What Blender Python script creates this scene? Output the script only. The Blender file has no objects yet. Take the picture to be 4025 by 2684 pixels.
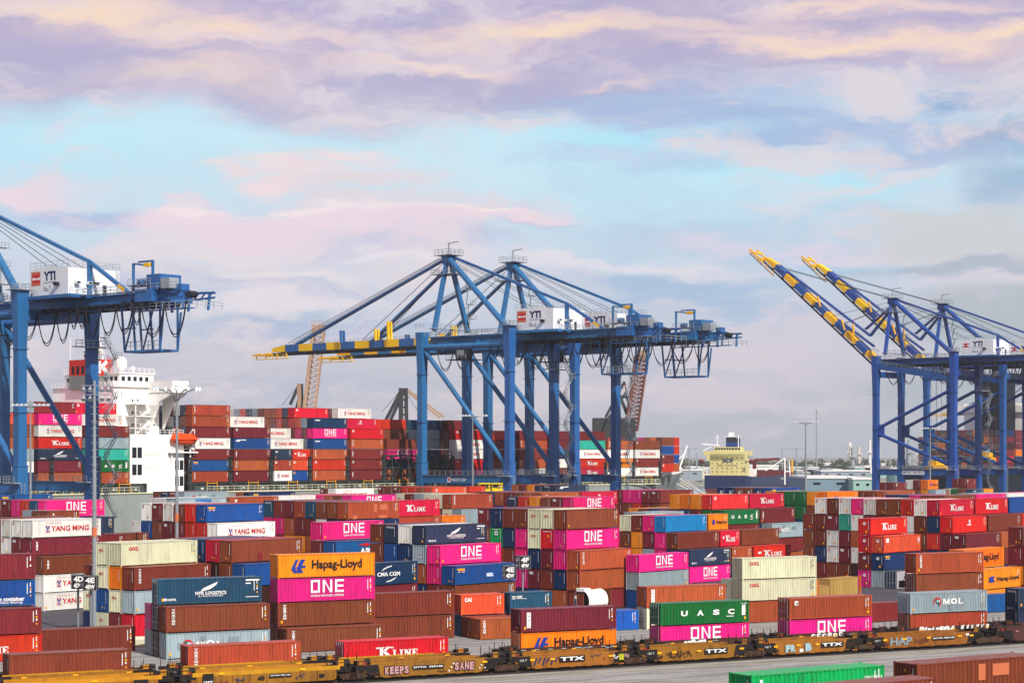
import bpy, bmesh, math, random
from mathutils import Vector, Matrix
R = math.radians
random.seed(7)
scene = bpy.context.scene
COL = scene.collection
# ---------------------------------------------------------------- camera geometry (photo pixels 4025 x 2684)
F, YH, CX, H = 7900.0, 1775.0, 2012.5, 22.9
cam = bpy.data.cameras.new('camera'); camo = bpy.data.objects.new('camera', cam); COL.objects.link(camo)
camo.location = (0, 0, H); camo.rotation_euler = (R(90), 0, 0)
cam.sensor_width = 36; cam.lens = F / 4025 * 36; cam.shift_y = (YH - 1342) / 4025
cam.clip_start = 1; cam.clip_end = 60000
scene.camera = camo
def at(px, d, py=None, Z=0.0):
    """ground place of photo column px at distance d"""
    X = (px - CX) * d / F
    if py is not None: Z = H - (py - YH) * d / F
    return Vector((X, d, Z))
def dist(py, Z): return F * (H - Z) / (py - YH)
def LV(phi): return Vector((math.sin(R(phi)), math.cos(R(phi)), 0))
def EV(phi): return Vector((-math.cos(R(phi)), math.sin(R(phi)), 0))
def lin(c):
    c = c.lstrip('#'); o = []
    for i in (0, 2, 4):
        v = int(c[i:i+2], 16) / 255
        o.append(v / 12.92 if v <= .04045 else ((v + .055) / 1.055) ** 2.4)
    return tuple(o) + (1,)
# ---------------------------------------------------------------- materials
def newmat(name):
    m = bpy.data.materials.new(name); m.use_nodes = True
    nt = m.node_tree; nt.nodes.clear()
    out = nt.nodes.new('ShaderNodeOutputMaterial'); p = nt.nodes.new('ShaderNodeBsdfPrincipled')
    nt.links.new(p.outputs[0], out.inputs[0])
    return m, nt, p
def N(nt, t, **kw):
    n = nt.nodes.new(t)
    for k, v in kw.items(): setattr(n, k, v)
    return n
def paint(name, hexc, rough=.5, dirt=.25, scale=1.2, metal=0.0, streak=True, jitter=.12, dirtcol='#3a2a20', spec=.22):
    """painted steel: colour, per-object tone shift, blotches and vertical run-off streaks"""
    m, nt, p = newmat(name); L = nt.links.new
    base = N(nt, 'ShaderNodeRGB'); base.outputs[0].default_value = lin(hexc)
    oi = N(nt, 'ShaderNodeObjectInfo')
    hsv = N(nt, 'ShaderNodeHueSaturation')
    mr = N(nt, 'ShaderNodeMapRange'); mr.inputs['To Min'].default_value = 1 - jitter; mr.inputs['To Max'].default_value = 1 + jitter * .8
    L(oi.outputs['Random'], mr.inputs['Value']); L(mr.outputs[0], hsv.inputs['Value']); L(base.outputs[0], hsv.inputs['Color'])
    tc = N(nt, 'ShaderNodeTexCoord'); mp = N(nt, 'ShaderNodeMapping'); mp.inputs['Scale'].default_value = (scale, scale, scale * (.12 if streak else 1))
    L(tc.outputs['Object'], mp.inputs['Vector'])
    addv = N(nt, 'ShaderNodeVectorMath', operation='ADD'); L(mp.outputs[0], addv.inputs[0])
    cmb = N(nt, 'ShaderNodeVectorMath', operation='SCALE'); cmb.inputs['Scale'].default_value = 1.0
    mul = N(nt, 'ShaderNodeMath', operation='MULTIPLY'); mul.inputs[1].default_value = 57.0; L(oi.outputs['Random'], mul.inputs[0])
    cx = N(nt, 'ShaderNodeCombineXYZ'); L(mul.outputs[0], cx.inputs[0]); L(mul.outputs[0], cx.inputs[1]); L(cx.outputs[0], addv.inputs[1])
    n1 = N(nt, 'ShaderNodeTexNoise'); n1.inputs['Scale'].default_value = 2.2; n1.inputs['Detail'].default_value = 6; n1.inputs['Roughness'].default_value = .65
    L(addv.outputs[0], n1.inputs['Vector'])
    cr = N(nt, 'ShaderNodeValToRGB'); cr.color_ramp.elements[0].position = .47; cr.color_ramp.elements[1].position = .75
    cr.color_ramp.elements[0].color = (0, 0, 0, 1); cr.color_ramp.elements[1].color = (dirt, dirt, dirt, 1)
    L(n1.outputs[0], cr.inputs[0])
    mx = N(nt, 'ShaderNodeMix', data_type='RGBA'); L(cr.outputs[0], mx.inputs['Factor']); L(hsv.outputs[0], mx.inputs['A']); mx.inputs['B'].default_value = lin(dirtcol)
    # second, broad fading
    n2 = N(nt, 'ShaderNodeTexNoise'); n2.inputs['Scale'].default_value = .35; n2.inputs['Detail'].default_value = 3; L(addv.outputs[0], n2.inputs['Vector'])
    mr2 = N(nt, 'ShaderNodeMapRange'); mr2.inputs['From Min'].default_value = .3; mr2.inputs['From Max'].default_value = .7
    mr2.inputs['To Min'].default_value = .9; mr2.inputs['To Max'].default_value = 1.08
    L(n2.outputs[0], mr2.inputs['Value'])
    mv = N(nt, 'ShaderNodeMix', data_type='RGBA', blend_type='MULTIPLY'); mv.inputs['Factor'].default_value = 1
    L(mx.outputs['Result'], mv.inputs['A']); L(mr2.outputs[0], mv.inputs['B'])
    n3 = N(nt, 'ShaderNodeTexNoise'); n3.inputs['Scale'].default_value = 5.0; n3.inputs['Detail'].default_value = 8; n3.inputs['Roughness'].default_value = .75; L(addv.outputs[0], n3.inputs['Vector'])
    r3 = N(nt, 'ShaderNodeValToRGB'); r3.color_ramp.elements[0].position = .58; r3.color_ramp.elements[1].position = .74; r3.color_ramp.elements[0].color = (0, 0, 0, 1); r3.color_ramp.elements[1].color = (dirt * .8,) * 3 + (1,); L(n3.outputs[0], r3.inputs[0])
    fd = N(nt, 'ShaderNodeMix', data_type='RGBA'); L(r3.outputs[0], fd.inputs['Factor']); L(mv.outputs['Result'], fd.inputs['A']); fd.inputs['B'].default_value = lin('#9a7f70')
    mh = N(nt, 'ShaderNodeMapRange'); mh.inputs['To Min'].default_value = .49; mh.inputs['To Max'].default_value = .512; ph = N(nt, 'ShaderNodeMath', operation='FRACT'); p7 = N(nt, 'ShaderNodeMath', operation='MULTIPLY'); p7.inputs[1].default_value = 7.31; L(oi.outputs['Random'], p7.inputs[0]); L(p7.outputs[0], ph.inputs[0]); L(ph.outputs[0], mh.inputs['Value']); L(mh.outputs[0], hsv.inputs['Hue'])
    L(fd.outputs['Result'], p.inputs['Base Color'])
    p.inputs['Roughness'].default_value = rough; p.inputs['Metallic'].default_value = metal; p.inputs['Specular IOR Level'].default_value = spec
    return m
def flat(name, hexc, rough=.6, metal=0.0, spec=.3):
    m, nt, p = newmat(name)
    n1 = N(nt, 'ShaderNodeTexNoise'); n1.inputs['Scale'].default_value = 3.0; n1.inputs['Detail'].default_value = 4
    tc = N(nt, 'ShaderNodeTexCoord'); nt.links.new(tc.outputs['Object'], n1.inputs['Vector'])
    mr = N(nt, 'ShaderNodeMapRange'); mr.inputs['To Min'].default_value = .88; mr.inputs['To Max'].default_value = 1.1; nt.links.new(n1.outputs[0], mr.inputs['Value'])
    mv = N(nt, 'ShaderNodeMix', data_type='RGBA', blend_type='MULTIPLY'); mv.inputs['Factor'].default_value = 1
    mv.inputs['A'].default_value = lin(hexc); nt.links.new(mr.outputs[0], mv.inputs['B'])
    nt.links.new(mv.outputs['Result'], p.inputs['Base Color'])
    p.inputs['Roughness'].default_value = rough; p.inputs['Metallic'].default_value = metal; p.inputs['Specular IOR Level'].default_value = spec
    return m
# ---------------------------------------------------------------- mesh bucket
class MB:
    def __init__(s): s.v = []; s.f = []; s.m = []
    def quad(s, pts, mi=0):
        b = len(s.v); s.v += [tuple(p) for p in pts]; s.f.append(tuple(range(b, b + len(pts)))); s.m.append(mi)
    def box(s, x0, y0, z0, x1, y1, z1, mi=0):
        b = len(s.v)
        s.v += [(x0,y0,z0),(x1,y0,z0),(x1,y1,z0),(x0,y1,z0),(x0,y0,z1),(x1,y0,z1),(x1,y1,z1),(x0,y1,z1)]
        for f in ((0,3,2,1),(4,5,6,7),(0,1,5,4),(1,2,6,5),(2,3,7,6),(3,0,4,7)):
            s.f.append(tuple(b + i for i in f)); s.m.append(mi)
    def bar(s, p, q, w, h=None, mi=0, up=(0, 0, 1), w2=None, h2=None):
        """square bar from p to q; w across, h in the 'up' sense"""
        p = Vector(p); q = Vector(q); h = h or w; w2 = w2 or w; h2 = h2 or h
        d = (q - p)
        if d.length < 1e-6: return
        d.normalize(); u = Vector(up)
        if abs(d.dot(u)) > .98: u = Vector((1, 0, 0)) if abs(d.x) < .9 else Vector((0, 1, 0))
        a = d.cross(u).normalized(); c = a.cross(d).normalized()
        b = len(s.v)
        for (o, ww, hh) in ((p, w, h), (q, w2, h2)):
            for sx, sy in ((-1,-1),(1,-1),(1,1),(-1,1)):
                s.v.append(tuple(o + a * (sx * ww / 2) + c * (sy * hh / 2)))
        for f in ((0,1,2,3),(7,6,5,4),(0,4,5,1),(1,5,6,2),(2,6,7,3),(3,7,4,0)):
            s.f.append(tuple(b + i for i in f)); s.m.append(mi)
    def tube(s, p, q, r, n=8, mi=0, r2=None, caps=True):
        p = Vector(p); q = Vector(q); r2 = r if r2 is None else r2
        d = (q - p); 
        if d.length < 1e-6: return
        d.normalize(); u = Vector((0,0,1)) if abs(d.z) < .95 else Vector((1,0,0))
        a = d.cross(u).normalized(); c = a.cross(d).normalized(); b = len(s.v)
        for (o, rr) in ((p, r), (q, r2)):
            for i in range(n):
                t = 2 * math.pi * i / n; s.v.append(tuple(o + a * (rr * math.cos(t)) + c * (rr * math.sin(t))))
        for i in range(n):
            j = (i + 1) % n; s.f.append((b + i, b + j, b + n + j, b + n + i)); s.m.append(mi)
        if caps:
            s.f.append(tuple(b + n - 1 - i for i in range(n))); s.m.append(mi)
            s.f.append(tuple(b + n + i for i in range(n))); s.m.append(mi)
    def chain(s, pts, r, n=6, mi=0):
        for a, b in zip(pts[:-1], pts[1:]): s.tube(a, b, r, n, mi, caps=False)
    def ball(s, c, r, sz=1.0, nu=10, nv=6, mi=0):
        b = len(s.v); c = Vector(c)
        for i in range(nv + 1):
            th = math.pi * i / nv
            for j in range(nu):
                ph = 2 * math.pi * j / nu
                s.v.append((c.x + r*math.sin(th)*math.cos(ph), c.y + r*math.sin(th)*math.sin(ph), c.z + r*sz*math.cos(th)))
        for i in range(nv):
            for j in range(nu):
                k = (j + 1) % nu; s.f.append((b+i*nu+j, b+(i+1)*nu+j, b+(i+1)*nu+k, b+i*nu+k)); s.m.append(mi)
    def rail(s, pts, h=1.1, r=.045, step=2.0, mi=0, closed=False):
        """handrail: posts, top and middle rail along pts"""
        pts = [Vector(p) for p in pts]
        if closed: pts.append(pts[0])
        for a, b in zip(pts[:-1], pts[1:]):
            Z = Vector((0, 0, 1))
            s.bar(a + Z*h, b + Z*h, r*2, mi=mi); s.bar(a + Z*h*.52, b + Z*h*.52, r*1.5, mi=mi)
            n = max(1, int(round((b - a).length / step)))
            for i in range(n + 1):
                p = a.lerp(b, i / n); s.bar(p, p + Z*h, r*1.8, mi=mi)
    def mesh(s, name, mats):
        me = bpy.data.meshes.new(name); me.from_pydata(s.v, [], s.f)
        for m in (mats if isinstance(mats, (list, tuple)) else [mats]): me.materials.append(m)
        me.polygons.foreach_set('material_index', s.m); me.update()
        return me
    def build(s, name, mats, parent=None, loc=None, rz=None, mat=None):
        me = s.mesh(name, mats); return link(name, me, parent, loc, rz)
def link(name, me, parent=None, loc=None, rz=None):
    o = bpy.data.objects.new(name, me); COL.objects.link(o)
    if parent is not None: o.parent = parent
    if loc is not None: o.location = loc
    if rz is not None: o.rotation_euler = (0, 0, rz)
    return o
def empty(name, loc=(0, 0, 0), rz=0.0):
    o = bpy.data.objects.new(name, None); COL.objects.link(o); o.location = loc; o.rotation_euler = (0, 0, rz); o.empty_display_size = .5
    return o
def tag(o, label, cat, group=None):
    o['label'] = label; o['category'] = cat
    if group: o['group'] = group
    return o
def struct(o): o['kind'] = 'structure'; return o
# ---------------------------------------------------------------- lettering shapes (flat polygons in a unit plane, x right, y up)
def poly_text(s, bold=0.0, space=1.0):
    cu = bpy.data.curves.new('t', 'FONT'); cu.body = s; cu.size = 1; cu.offset = bold; cu.space_character = space; cu.resolution_u = 3
    o = bpy.data.objects.new('t', cu); COL.objects.link(o)
    dg = bpy.context.evaluated_depsgraph_get(); me = o.evaluated_get(dg).to_mesh()
    vs = [(v.co.x, v.co.y) for v in me.vertices]; fs = [tuple(p.vertices) for p in me.polygons]
    o.evaluated_get(dg).to_mesh_clear(); bpy.data.objects.remove(o); bpy.data.curves.remove(cu)
    return [[vs[i] for i in f] for f in fs]
_tc = {}
def T(s, bold=0.02, space=1.0):
    k = (s, bold, space)
    if k not in _tc: _tc[k] = poly_text(s, bold, space)
    return _tc[k]
def rect(x0, y0, x1, y1): return [(x0, y0), (x1, y0), (x1, y1), (x0, y1)]
def stroke(x0, y0, x1, y1, w):
    dx, dy = x1 - x0, y1 - y0; l = math.hypot(dx, dy); nx, ny = -dy / l * w / 2, dx / l * w / 2
    return [(x0 + nx, y0 + ny), (x0 - nx, y0 - ny), (x1 - nx, y1 - ny), (x1 + nx, y1 + ny)]
def hstroke(x0, x1, w):  # diagonal with horizontal cut ends, from (x0,1) to (x1,0)
    return [(x0, 1), (x0 + w, 1), (x1 + w, 0), (x1, 0)]
def ring(cx, cy, ro, ri, a0=0, a1=360, n=20):
    o = []
    for i in range(n):
        t0, t1 = R(a0 + (a1 - a0) * i / n), R(a0 + (a1 - a0) * (i + 1) / n)
        o.append([(cx + ro*math.cos(t0), cy + ro*math.sin(t0)), (cx + ro*math.cos(t1), cy + ro*math.sin(t1)),
                  (cx + ri*math.cos(t1), cy + ri*math.sin(t1)), (cx + ri*math.cos(t0), cy + ri*math.sin(t0))])
    return o
def disc(cx, cy, r, n=20): return [(cx + r*math.cos(2*math.pi*i/n), cy + r*math.sin(2*math.pi*i/n)) for i in range(n)]
def slab(ch):
    s = .26; t = .14
    if ch == 'K': return .98, [rect(.1,0,.36,1), rect(0,0,.46,t), rect(0,1-t,.46,1), stroke(.3,.42,.82,.96,.2), stroke(.42,.55,.86,.04,.26), rect(.58,1-t,.98,1), rect(.6,0,1.02,t)]
    if ch == 'L': return .84, [rect(.1,0,.36,1), rect(0,0,.8,t), rect(0,1-t,.46,1), rect(.68,0,.8,.36)]
    if ch == 'I': return .5, [rect(.1,0,.36,1), rect(0,0,.46,t), rect(0,1-t,.46,1)]
    if ch == 'N': return 1.0, [rect(.1,0,.26,1), rect(.72,0,.9,1), hstroke(.1,.62,.28), rect(0,0,.38,t), rect(0,1-t,.3,1), rect(.62,1-t,1,1)]
    if ch == 'E': return .86, [rect(.1,0,.36,1), rect(0,0,.8,t), rect(0,1-t,.8,1), rect(.3,.43,.62,.57), rect(.68,0,.8,.32), rect(.68,.68,.8,1)]
    if ch == 'T': return .88, [rect(.3,0,.56,1), rect(0,1-t,.86,1), rect(.16,0,.7,t), rect(0,.66,.12,1), rect(.74,.66,.86,1)]
    if ch == 'R': return .95, [rect(.1,0,.34,1), rect(0,0,.44,t), rect(0,1-t,.6,1), rect(.3,.42,.62,.55), rect(.58,.46,.82,.96), stroke(.5,.48,.8,.02,.24), rect(.68,0,.95,t)]
    if ch == 'O': return .95, ring(.46,.5,.5,.24)
    if ch == 'M': return 1.2, [rect(.1,0,.28,1), rect(.88,0,1.1,1), hstroke(.12,.5,.24), [(.88,1),(1.1,1),(.66,0),(.48,0)], rect(0,0,.38,t), rect(.78,0,1.2,t), rect(0,1-t,.3,1), rect(.94,1-t,1.2,1)]
    return .5, []
def slabs(txt, gap=.1):
    x = 0; o = []
    for c in txt:
        w, ps = slab(c); o += [[(a + x, b) for a, b in p] for p in ps]; x += w + gap
    return o
def bounds(ps):
    xs = [a for p in ps for a, b in p]; ys = [b for p in ps for a, b in p]; return min(xs), min(ys), max(xs), max(ys)
def fit(ps, x0, y0, x1, y1):
    a, b, c, d = bounds(ps); sx = (x1 - x0) / max(c - a, 1e-6); sy = (y1 - y0) / max(d - b, 1e-6)
    return [[(x0 + (x - a) * sx, y0 + (y - b) * sy) for x, y in p] for p in ps]
# ================================================================ shipping containers
CW = 2.438
COLR = {  # base colours
 'pk': ('pink', '#e01a7e'), 'wh': ('white', '#e2e1d8'), 'cr': ('cream', '#dcdcb8'), 'br': ('brown', '#7e3a24'), 'rt': ('rust orange', '#a84c2a'),
 'mr': ('maroon', '#762428'), 'rd': ('red', '#c8141c'), 'ro': ('orange red', '#d6402c'), 'or': ('orange', '#ee8206'), 'bl': ('blue', '#104e8a'),
 'db': ('dark blue', '#0f345c'), 'nb': ('slate navy', '#26364f'), 'te': ('dark teal', '#1d4d68'), 'cy': ('sky blue', '#0b84c8'), 'gn': ('green', '#0f6a30'),
 'tq': ('turquoise', '#2aa88e'), 'gy': ('pale grey', '#93a6ab'), 'dk': ('dark brown', '#3a1c16'), 'lg': ('bright green', '#04a04a'), 'bb': ('bright blue', '#1a6cc0')}
RUSTY = {'cr': .34, 'wh': .3, 'gy': .4, 'dk': .6, 'lg': .6}
CM = {k: paint('container_paint_' + v[0].replace(' ', '_'), v[1], .5, RUSTY.get(k, .5), jitter=.2, dirtcol='#5a3a20' if k in ('cr', 'wh', 'gy', 'or') else '#2e1a12') for k, v in COLR.items()}
CR_ = {k: paint('container_roof_' + v[0].replace(' ', '_'), v[1], .42, .5, scale=.5, streak=False, dirtcol='#8f8580', spec=.5) for k, v in COLR.items()}
P = {'white': flat('white_paint', '#e4e4e0'), 'black': flat('black_paint', '#161214'), 'red': flat('red_paint', '#c01422'), 'blue': flat('blue_paint', '#16348c'),
     'navy': flat('navy_paint', '#122a55'), 'yellow': flat('yellow_paint', '#f0a80c'), 'green': flat('green_paint', '#0c5a50'), 'grey': flat('grey_patch', '#76868c'),
     'pinkgrey': flat('pale_lettering', '#d6dedd'), 'sky': flat('pale_blue_paint', '#98b4b8'), 'maroonp': flat('maroon_patch', '#7c1c1c'), 'lime': flat('lime_paint', '#a8a818'),
     'bluepatch': flat('blue_patch', '#1c6cb0'), 'rustpatch': flat('rust_patch', '#c06a44'), 'pinkp': flat('pink_spray', '#b98a8a'), 'brownp': flat('dark_marking', '#4a2a14')}
PN = list(P); PI = {k: i for i, k in enumerate(PN)}
STEEL = paint('galvanised_bar', '#8d9294', .45, .3, metal=.3); RODW = flat('locking_bar_steel', '#9c9fa2', .45); HOLLOWDK = flat('painted_hollow_shade', '#0c0b0b', .9)
def wave(mb, x0, x1, z0, z1, y, depth, n, axis, mi=0):
    """corrugated sheet; axis 'x': sheet in the xz plane at y, 'y': sheet in the yz plane at x=y"""
    pts = []; w = (x1 - x0) / n
    for i in range(n):
        a = x0 + i * w; pts += [(a, 0), (a + .34*w, 0), (a + .5*w, depth), (a + .84*w, depth)]
    pts.append((x1, 0)); b = len(mb.v)
    for a, d in pts:
        for z in (z0, z1): mb.v.append((a, y + d, z) if axis == 'x' else (y + d, a, z))
    for i in range(len(pts) - 1):
        k = b + 2 * i; f = (k, k + 2, k + 3, k + 1) if axis == 'x' else (k, k + 1, k + 3, k + 2)
        mb.f.append(f); mb.m.append(mi)
_cm = {}
def cmesh(kind, L, h, c=None):
    key = (kind, L, h, c)
    if key in _cm: return _cm[key]
    mb = MB(); W = CW; g = .03
    if kind in ('body', 'bodyd'):
        n = int(round(L / .42)); p = .17
        wave(mb, p, L - p, .16, h - .11, .02, .075, n, 'x')
        b0 = len(mb.v); wave(mb, p, L - p, .16, h - .11, W - .062, .04, n, 'x')
        if kind == 'body': wave(mb, .14, W - .14, .18, h - .12, .025, .13, 7, 'y')
        mb.quad([(L-.05, .1, .15), (L-.05, W-.1, .15), (L-.05, W-.1, h-.1), (L-.05, .1, h-.1)])
        # roof: shallow ribs across
        m = 20 if L > 8 else 10; w = (L - .2) / m
        for i in range(m):
            a = .1 + i * w
            mb.quad([(a, .06, h-.045), (a+.7*w, .06, h-.045), (a+.7*w, W-.06, h-.045), (a, W-.06, h-.045)], 1)
            mb.quad([(a+.7*w, .06, h-.045), (a+.85*w, .06, h-.022), (a+.85*w, W-.06, h-.022), (a+.7*w, W-.06, h-.045)], 1)
            mb.quad([(a+.85*w, .06, h-.022), (a+w, .06, h-.045), (a+w, W-.06, h-.045), (a+.85*w, W-.06, h-.022)], 1)
        mb.quad([(.05, .05, .1), (.05, W-.05, .1), (L-.05, W-.05, .1), (L-.05, .05, .1)])
        me = mb.mesh('container_' + kind, [CM[c], CR_[c]])
    elif kind == 'frame':
        for x in (0, L - .17):
            for y in (0, W - .15): mb.box(x, y, .12, x + .17, y + .15, h - .12)
            mb.box(x + .015, .15, .1, x + .15, W - .15, .2); mb.box(x + .015, .15, h - .14, x + .13, W - .15, h - .05)
        for y in (0, W - .06):
            mb.box(.17, y + .012, .1, L - .17, y + .07, .2); mb.box(.17, y + .012, h - .13, L - .17, y + .07, h - .05)
        for x in (-.004, L - .174):
            for y in (-.004, W - .156):
                for z in (0, h - .12): mb.box(x, y, z, x + .178, y + .16, z + .122)
        me = mb.mesh('container_frame', [CM[c]])
    elif kind == 'door':  # one leaf, origin at hinge side
        w = W / 2 - .16
        mb.box(0, 0, .2, .05, w, h - .14)
        for z in (.55, 1.1, 1.65, h - .5): mb.box(-.02, .04, z, 0, w - .04, z + .16)
        me = mb.mesh('container_door', [CM[c]])
    elif kind == 'rod':
        for y in (.28, .82):
            mb.tube((-.055, y, .14), (-.055, y, h - .08), .028, 5)
            for z in (.2, .9, 1.5, h - .3): mb.box(-.09, y - .06, z, -.02, y + .06, z + .09)
            mb.box(-.08, y - .02, .95, -.05, y + .36, 1.01)
        me = mb.mesh('locking_bar', [RODW])
    _cm[key] = me; return me
# ---- logos on the long face: list of (polys, paint)
def one_logo(x, z, w, h, p='white'):
    t = .17 * h; a = w * .27; O = [rect(0,0,a,t), rect(0,h-t,a,h), rect(0,t,t*.95,h-t), rect(a-t*.95,t,a,h-t)]
    b0 = w * .355; b1 = w * .645; t2 = t * 1.05
    Nn = [rect(b0,0,b0+t2,h), rect(b1-t2,0,b1,h), [(b0+t2,h),(b1-t2,t*1.2),(b1-t2,0),(b0+t2,h-t*1.2)]]
    c0 = w * .73; E = [rect(c0,0,c0+t2,h), rect(c0+t2,0,w,t), rect(c0+t2,h/2-t/2,w*.985,h/2+t/2), rect(c0+t2,h-t,w,h)]
    return [[(u + x, v + z) for u, v in q] for q in O + Nn + E]
def mv(ps, x, z): return [[(u + x, v + z) for u, v in p] for p in ps]
def logo(code, L, h):
    f = L / 12.19; o = []
    A = lambda ps, p: o.append((ps, p))
    if code in ('ONE', 'ON2'):
        p = 'pinkgrey' if code == 'ON2' else 'white'
        x0, w = (.335*L, .34*L)
        A(one_logo(x0, h*.37, w, h*.54, p), p); A(fit(T('OCEAN NETWORK EXPRESS', .02, 1.1), x0, h*.2, x0+w, h*.29), p)
    elif code == 'HL':
        E = [[(0,.32),(.3,1),(.48,1),(.28,.42),(.4,.42),(.62,1),(.95,1),(.72,.55),(.98,.55),(.94,.38),(.62,.36),(.82,0),(.5,0),(.36,.34),(.26,.34),(.5,0),(.14,0)]]
        A(fit(E, .135*L, h*.22, .285*L, h*.78), 'blue'); A(fit(T('Hapag-Lloyd', .03), .345*L, h*.27, .865*L, h*.75), 'black')
    elif code == 'hl':
        A(fit([[(0,0),(0,.8),(.35,1),(1,1),(.75,.5),(1,.2),(1,0)]], .2*L, h*.36, .34*L, h*.66), 'blue'); A(fit(T('Hapag-Lloyd', .03), .4*L, h*.34, .96*L, h*.62), 'black')
    elif code in ('KL', 'kl'):
        x0, x1 = (.3*L, .7*L) if code == 'KL' else (.26*L, .76*L); w = x1 - x0
        A(fit(slabs('K'), x0 + .06*w, h*.3, x0 + .36*w, h*.72), 'white'); A(fit(slabs('LINE'), x0 + .4*w, h*.3, x1, h*.58), 'white')
        A([rect(x0, h*.64, x0+.025*w, h*.7), rect(x0+.035*w, h*.64, x0+.06*w, h*.7), rect(x0+.36*w, h*.64, x0+.385*w, h*.7), rect(x0+.395*w, h*.64, x0+.42*w, h*.7)], 'white')
        if code == 'kl': A([rect(.12*L, h*.5, .2*L, h*.64)], 'white')
    elif code == 'YM':
        x0 = .19*L; q = h*.36
        A([rect(x0, h*.31, x0+q*.76, h*.68)], 'red'); A([rect(x0+.07*f+.03, h*.345, x0+q*.76-.1, h*.645)], 'white')
        cx = x0 + q*.38
        A([stroke(cx-q*.28, h*.645, cx, h*.5, .2), stroke(cx+q*.28, h*.645, cx, h*.5, .2), rect(cx-.13, h*.345, cx+.13, h*.52)], 'blue')
        A(fit(T('YANG MING', .02), x0 + q*1.05, h*.36, .82*L, h*.66), 'red'); A(fit(T('www.yangming.com', .0), x0, h*.78, .42*L, h*.85), 'red')
    elif code == 'OO':
        A(fit(T('OOCL', .04), .1*L, h*.66, .225*L, h*.82), 'red')
    elif code == 'NL':
        wing = [[(0,0),(.16,.34),(.5,.62),(.9,.95),(1,1),(.86,.62),(.66,.36),(.5,.2),(.3,.12)]]
        A(fit(wing, .4*L, h*.48, .57*L, h*.84), 'white'); A(fit(T('NYK LOGISTICS', .03), .35*L, h*.35, .65*L, h*.48), 'white'); A(fit(T('& MEGACARRIER', .0), .38*L, h*.27, .62*L, h*.33), 'white')
        A([rect(.05*L, h*.16, .075*L, h*.25)], 'white'); A(fit(T('NYK', .03), .085*L, h*.15, .17*L, h*.24), 'white'); A([rect(.84*L, h*.2, .97*L, h*.225)], 'white')
        A([rect(.84*L, h*.84, .975*L, h*.9), rect(.84*L, h*.72, .89*L, h*.765)], 'white')
    elif code == 'NY':
        A(fit(T('NYK', .04), .16*L, h*.68, .3*L, h*.84), 'white'); A([rect(.05*L, h*(.68+.06*i), .13*L, h*(.71+.06*i)) for i in range(3)] + [rect(.3*L, h*.68, .4*L, h*.7)], 'white')
    elif code == 'SC':
        A(fit(T('seaco', .06), .03*L, h*.74, .155*L, h*.86), 'yellow'); A([rect(.045*L, h*.66, .075*L, h*.695), rect(.11*L, h*.66, .15*L, h*.695)], 'white'); A([rect(.075*L, h*.655, .11*L, h*.7)], 'red')
    elif code == 'SN':
        o += logo('SC', L, h); A([rect(.5*L, h*.34, .63*L, h*.56)], 'bb' if 'bb' in P else 'bluepatch'); A(fit(T('NDL', .05), .51*L, h*.36, .62*L, h*.54), 'white')
    elif code == 'CM':
        A(fit(T('CMA CGM', .03), .39*L, h*.4, .73*L, h*.58), 'white')
        A(fit([[(0,0),(.25,.5),(.6,.85),(1,1),(.96,.8),(.62,.62),(.3,.3),(.04,0)]], .45*L, h*.64, .61*L, h*.86), 'white')
        A(fit([[(1,1),(.75,.5),(.4,.15),(0,0),(.04,.2),(.38,.38),(.7,.7),(.96,1)]], .52*L, h*.13, .68*L, h*.34), 'white')
    elif code == 'UA':
        for c, x in zip('UASC', (.225, .405, .585, .755)): A(fit(T(c, .05), x*L, h*.4, (x+.075)*L, h*.64), 'white')
        A([rect(.915*L, h*.34, .952*L, h*.78), rect(.74*L, h*.3, .82*L, h*.335)], 'white'); A(fit(T('UACU 571542 8', .0), .9*L, h*.85, .975*L, h*.89), 'white')
    elif code in ('ML', 'MLg'):
        x = .3*L if code == 'ML' else .16*L
        A(ring(x+.55, h*.52, .62, .42, -60, 200), 'red'); A([[(x,h*.66),(x+.5,h*.66),(x+.95,h*.42),(x+.85,h*.34),(x+.45,h*.5)]], 'green'); A([rect(x+.45,h*.52,x+.95,h*.62)], 'sky')
        A(fit(slabs('MOL', .14), x + 1.35, h*.4, x + 4.6, h*.68), 'white')
        if code == 'MLg': A([rect(.11*L, h*.36, .16*L, h*.6), rect(.33*L, h*.7, .38*L, h*.86), rect(.6*L, h*.56, .7*L, h*.76)], 'grey')
        else: A([rect(.5*L, h*.12, .54*L, h*.4), rect(.65*L, h*.55, .69*L, h*.72)], 'grey')
    elif code == 'AP':
        A(fit([[(0,.7),(.1,.4),(.35,.3),(.44,.1),(.5,0),(.56,.1),(.65,.3),(.9,.4),(1,.7),(.8,.62),(.58,.72),(.54,.95),(.46,.95),(.42,.72),(.2,.62)]], .37*L, h*.64, .62*L, h*.88), 'red')
        A(fit(T('APL', .05), .385*L, h*.16, .62*L, h*.58), 'white')
    elif code == 'TR':
        for i, c in enumerate('TRITON'): A(fit(slabs(c), .052*L, h*(.83-.105*i), .052*L+.42, h*(.915-.105*i)), 'white')
    elif code == 'tx':
        for i, c in enumerate('tex'): A(fit(T(c, .04), .05*L, h*(.66-.17*i), .05*L+.36, h*(.82-.17*i)), 'white')
    elif code == 'GV':
        A([rect(.058*L, h*.2, .1*L, h*.86)], 'white')
        for i, c in enumerate('GVC'): A(fit(T(c, .0), .066*L, h*(.66-.2*i), .092*L, h*(.8-.2*i)), 'black')
    elif code == 'CI': A(fit(T('CAI', .05), .085*L, h*.64, .24*L, h*.84), 'white')
    elif code == 'ec':
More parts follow.
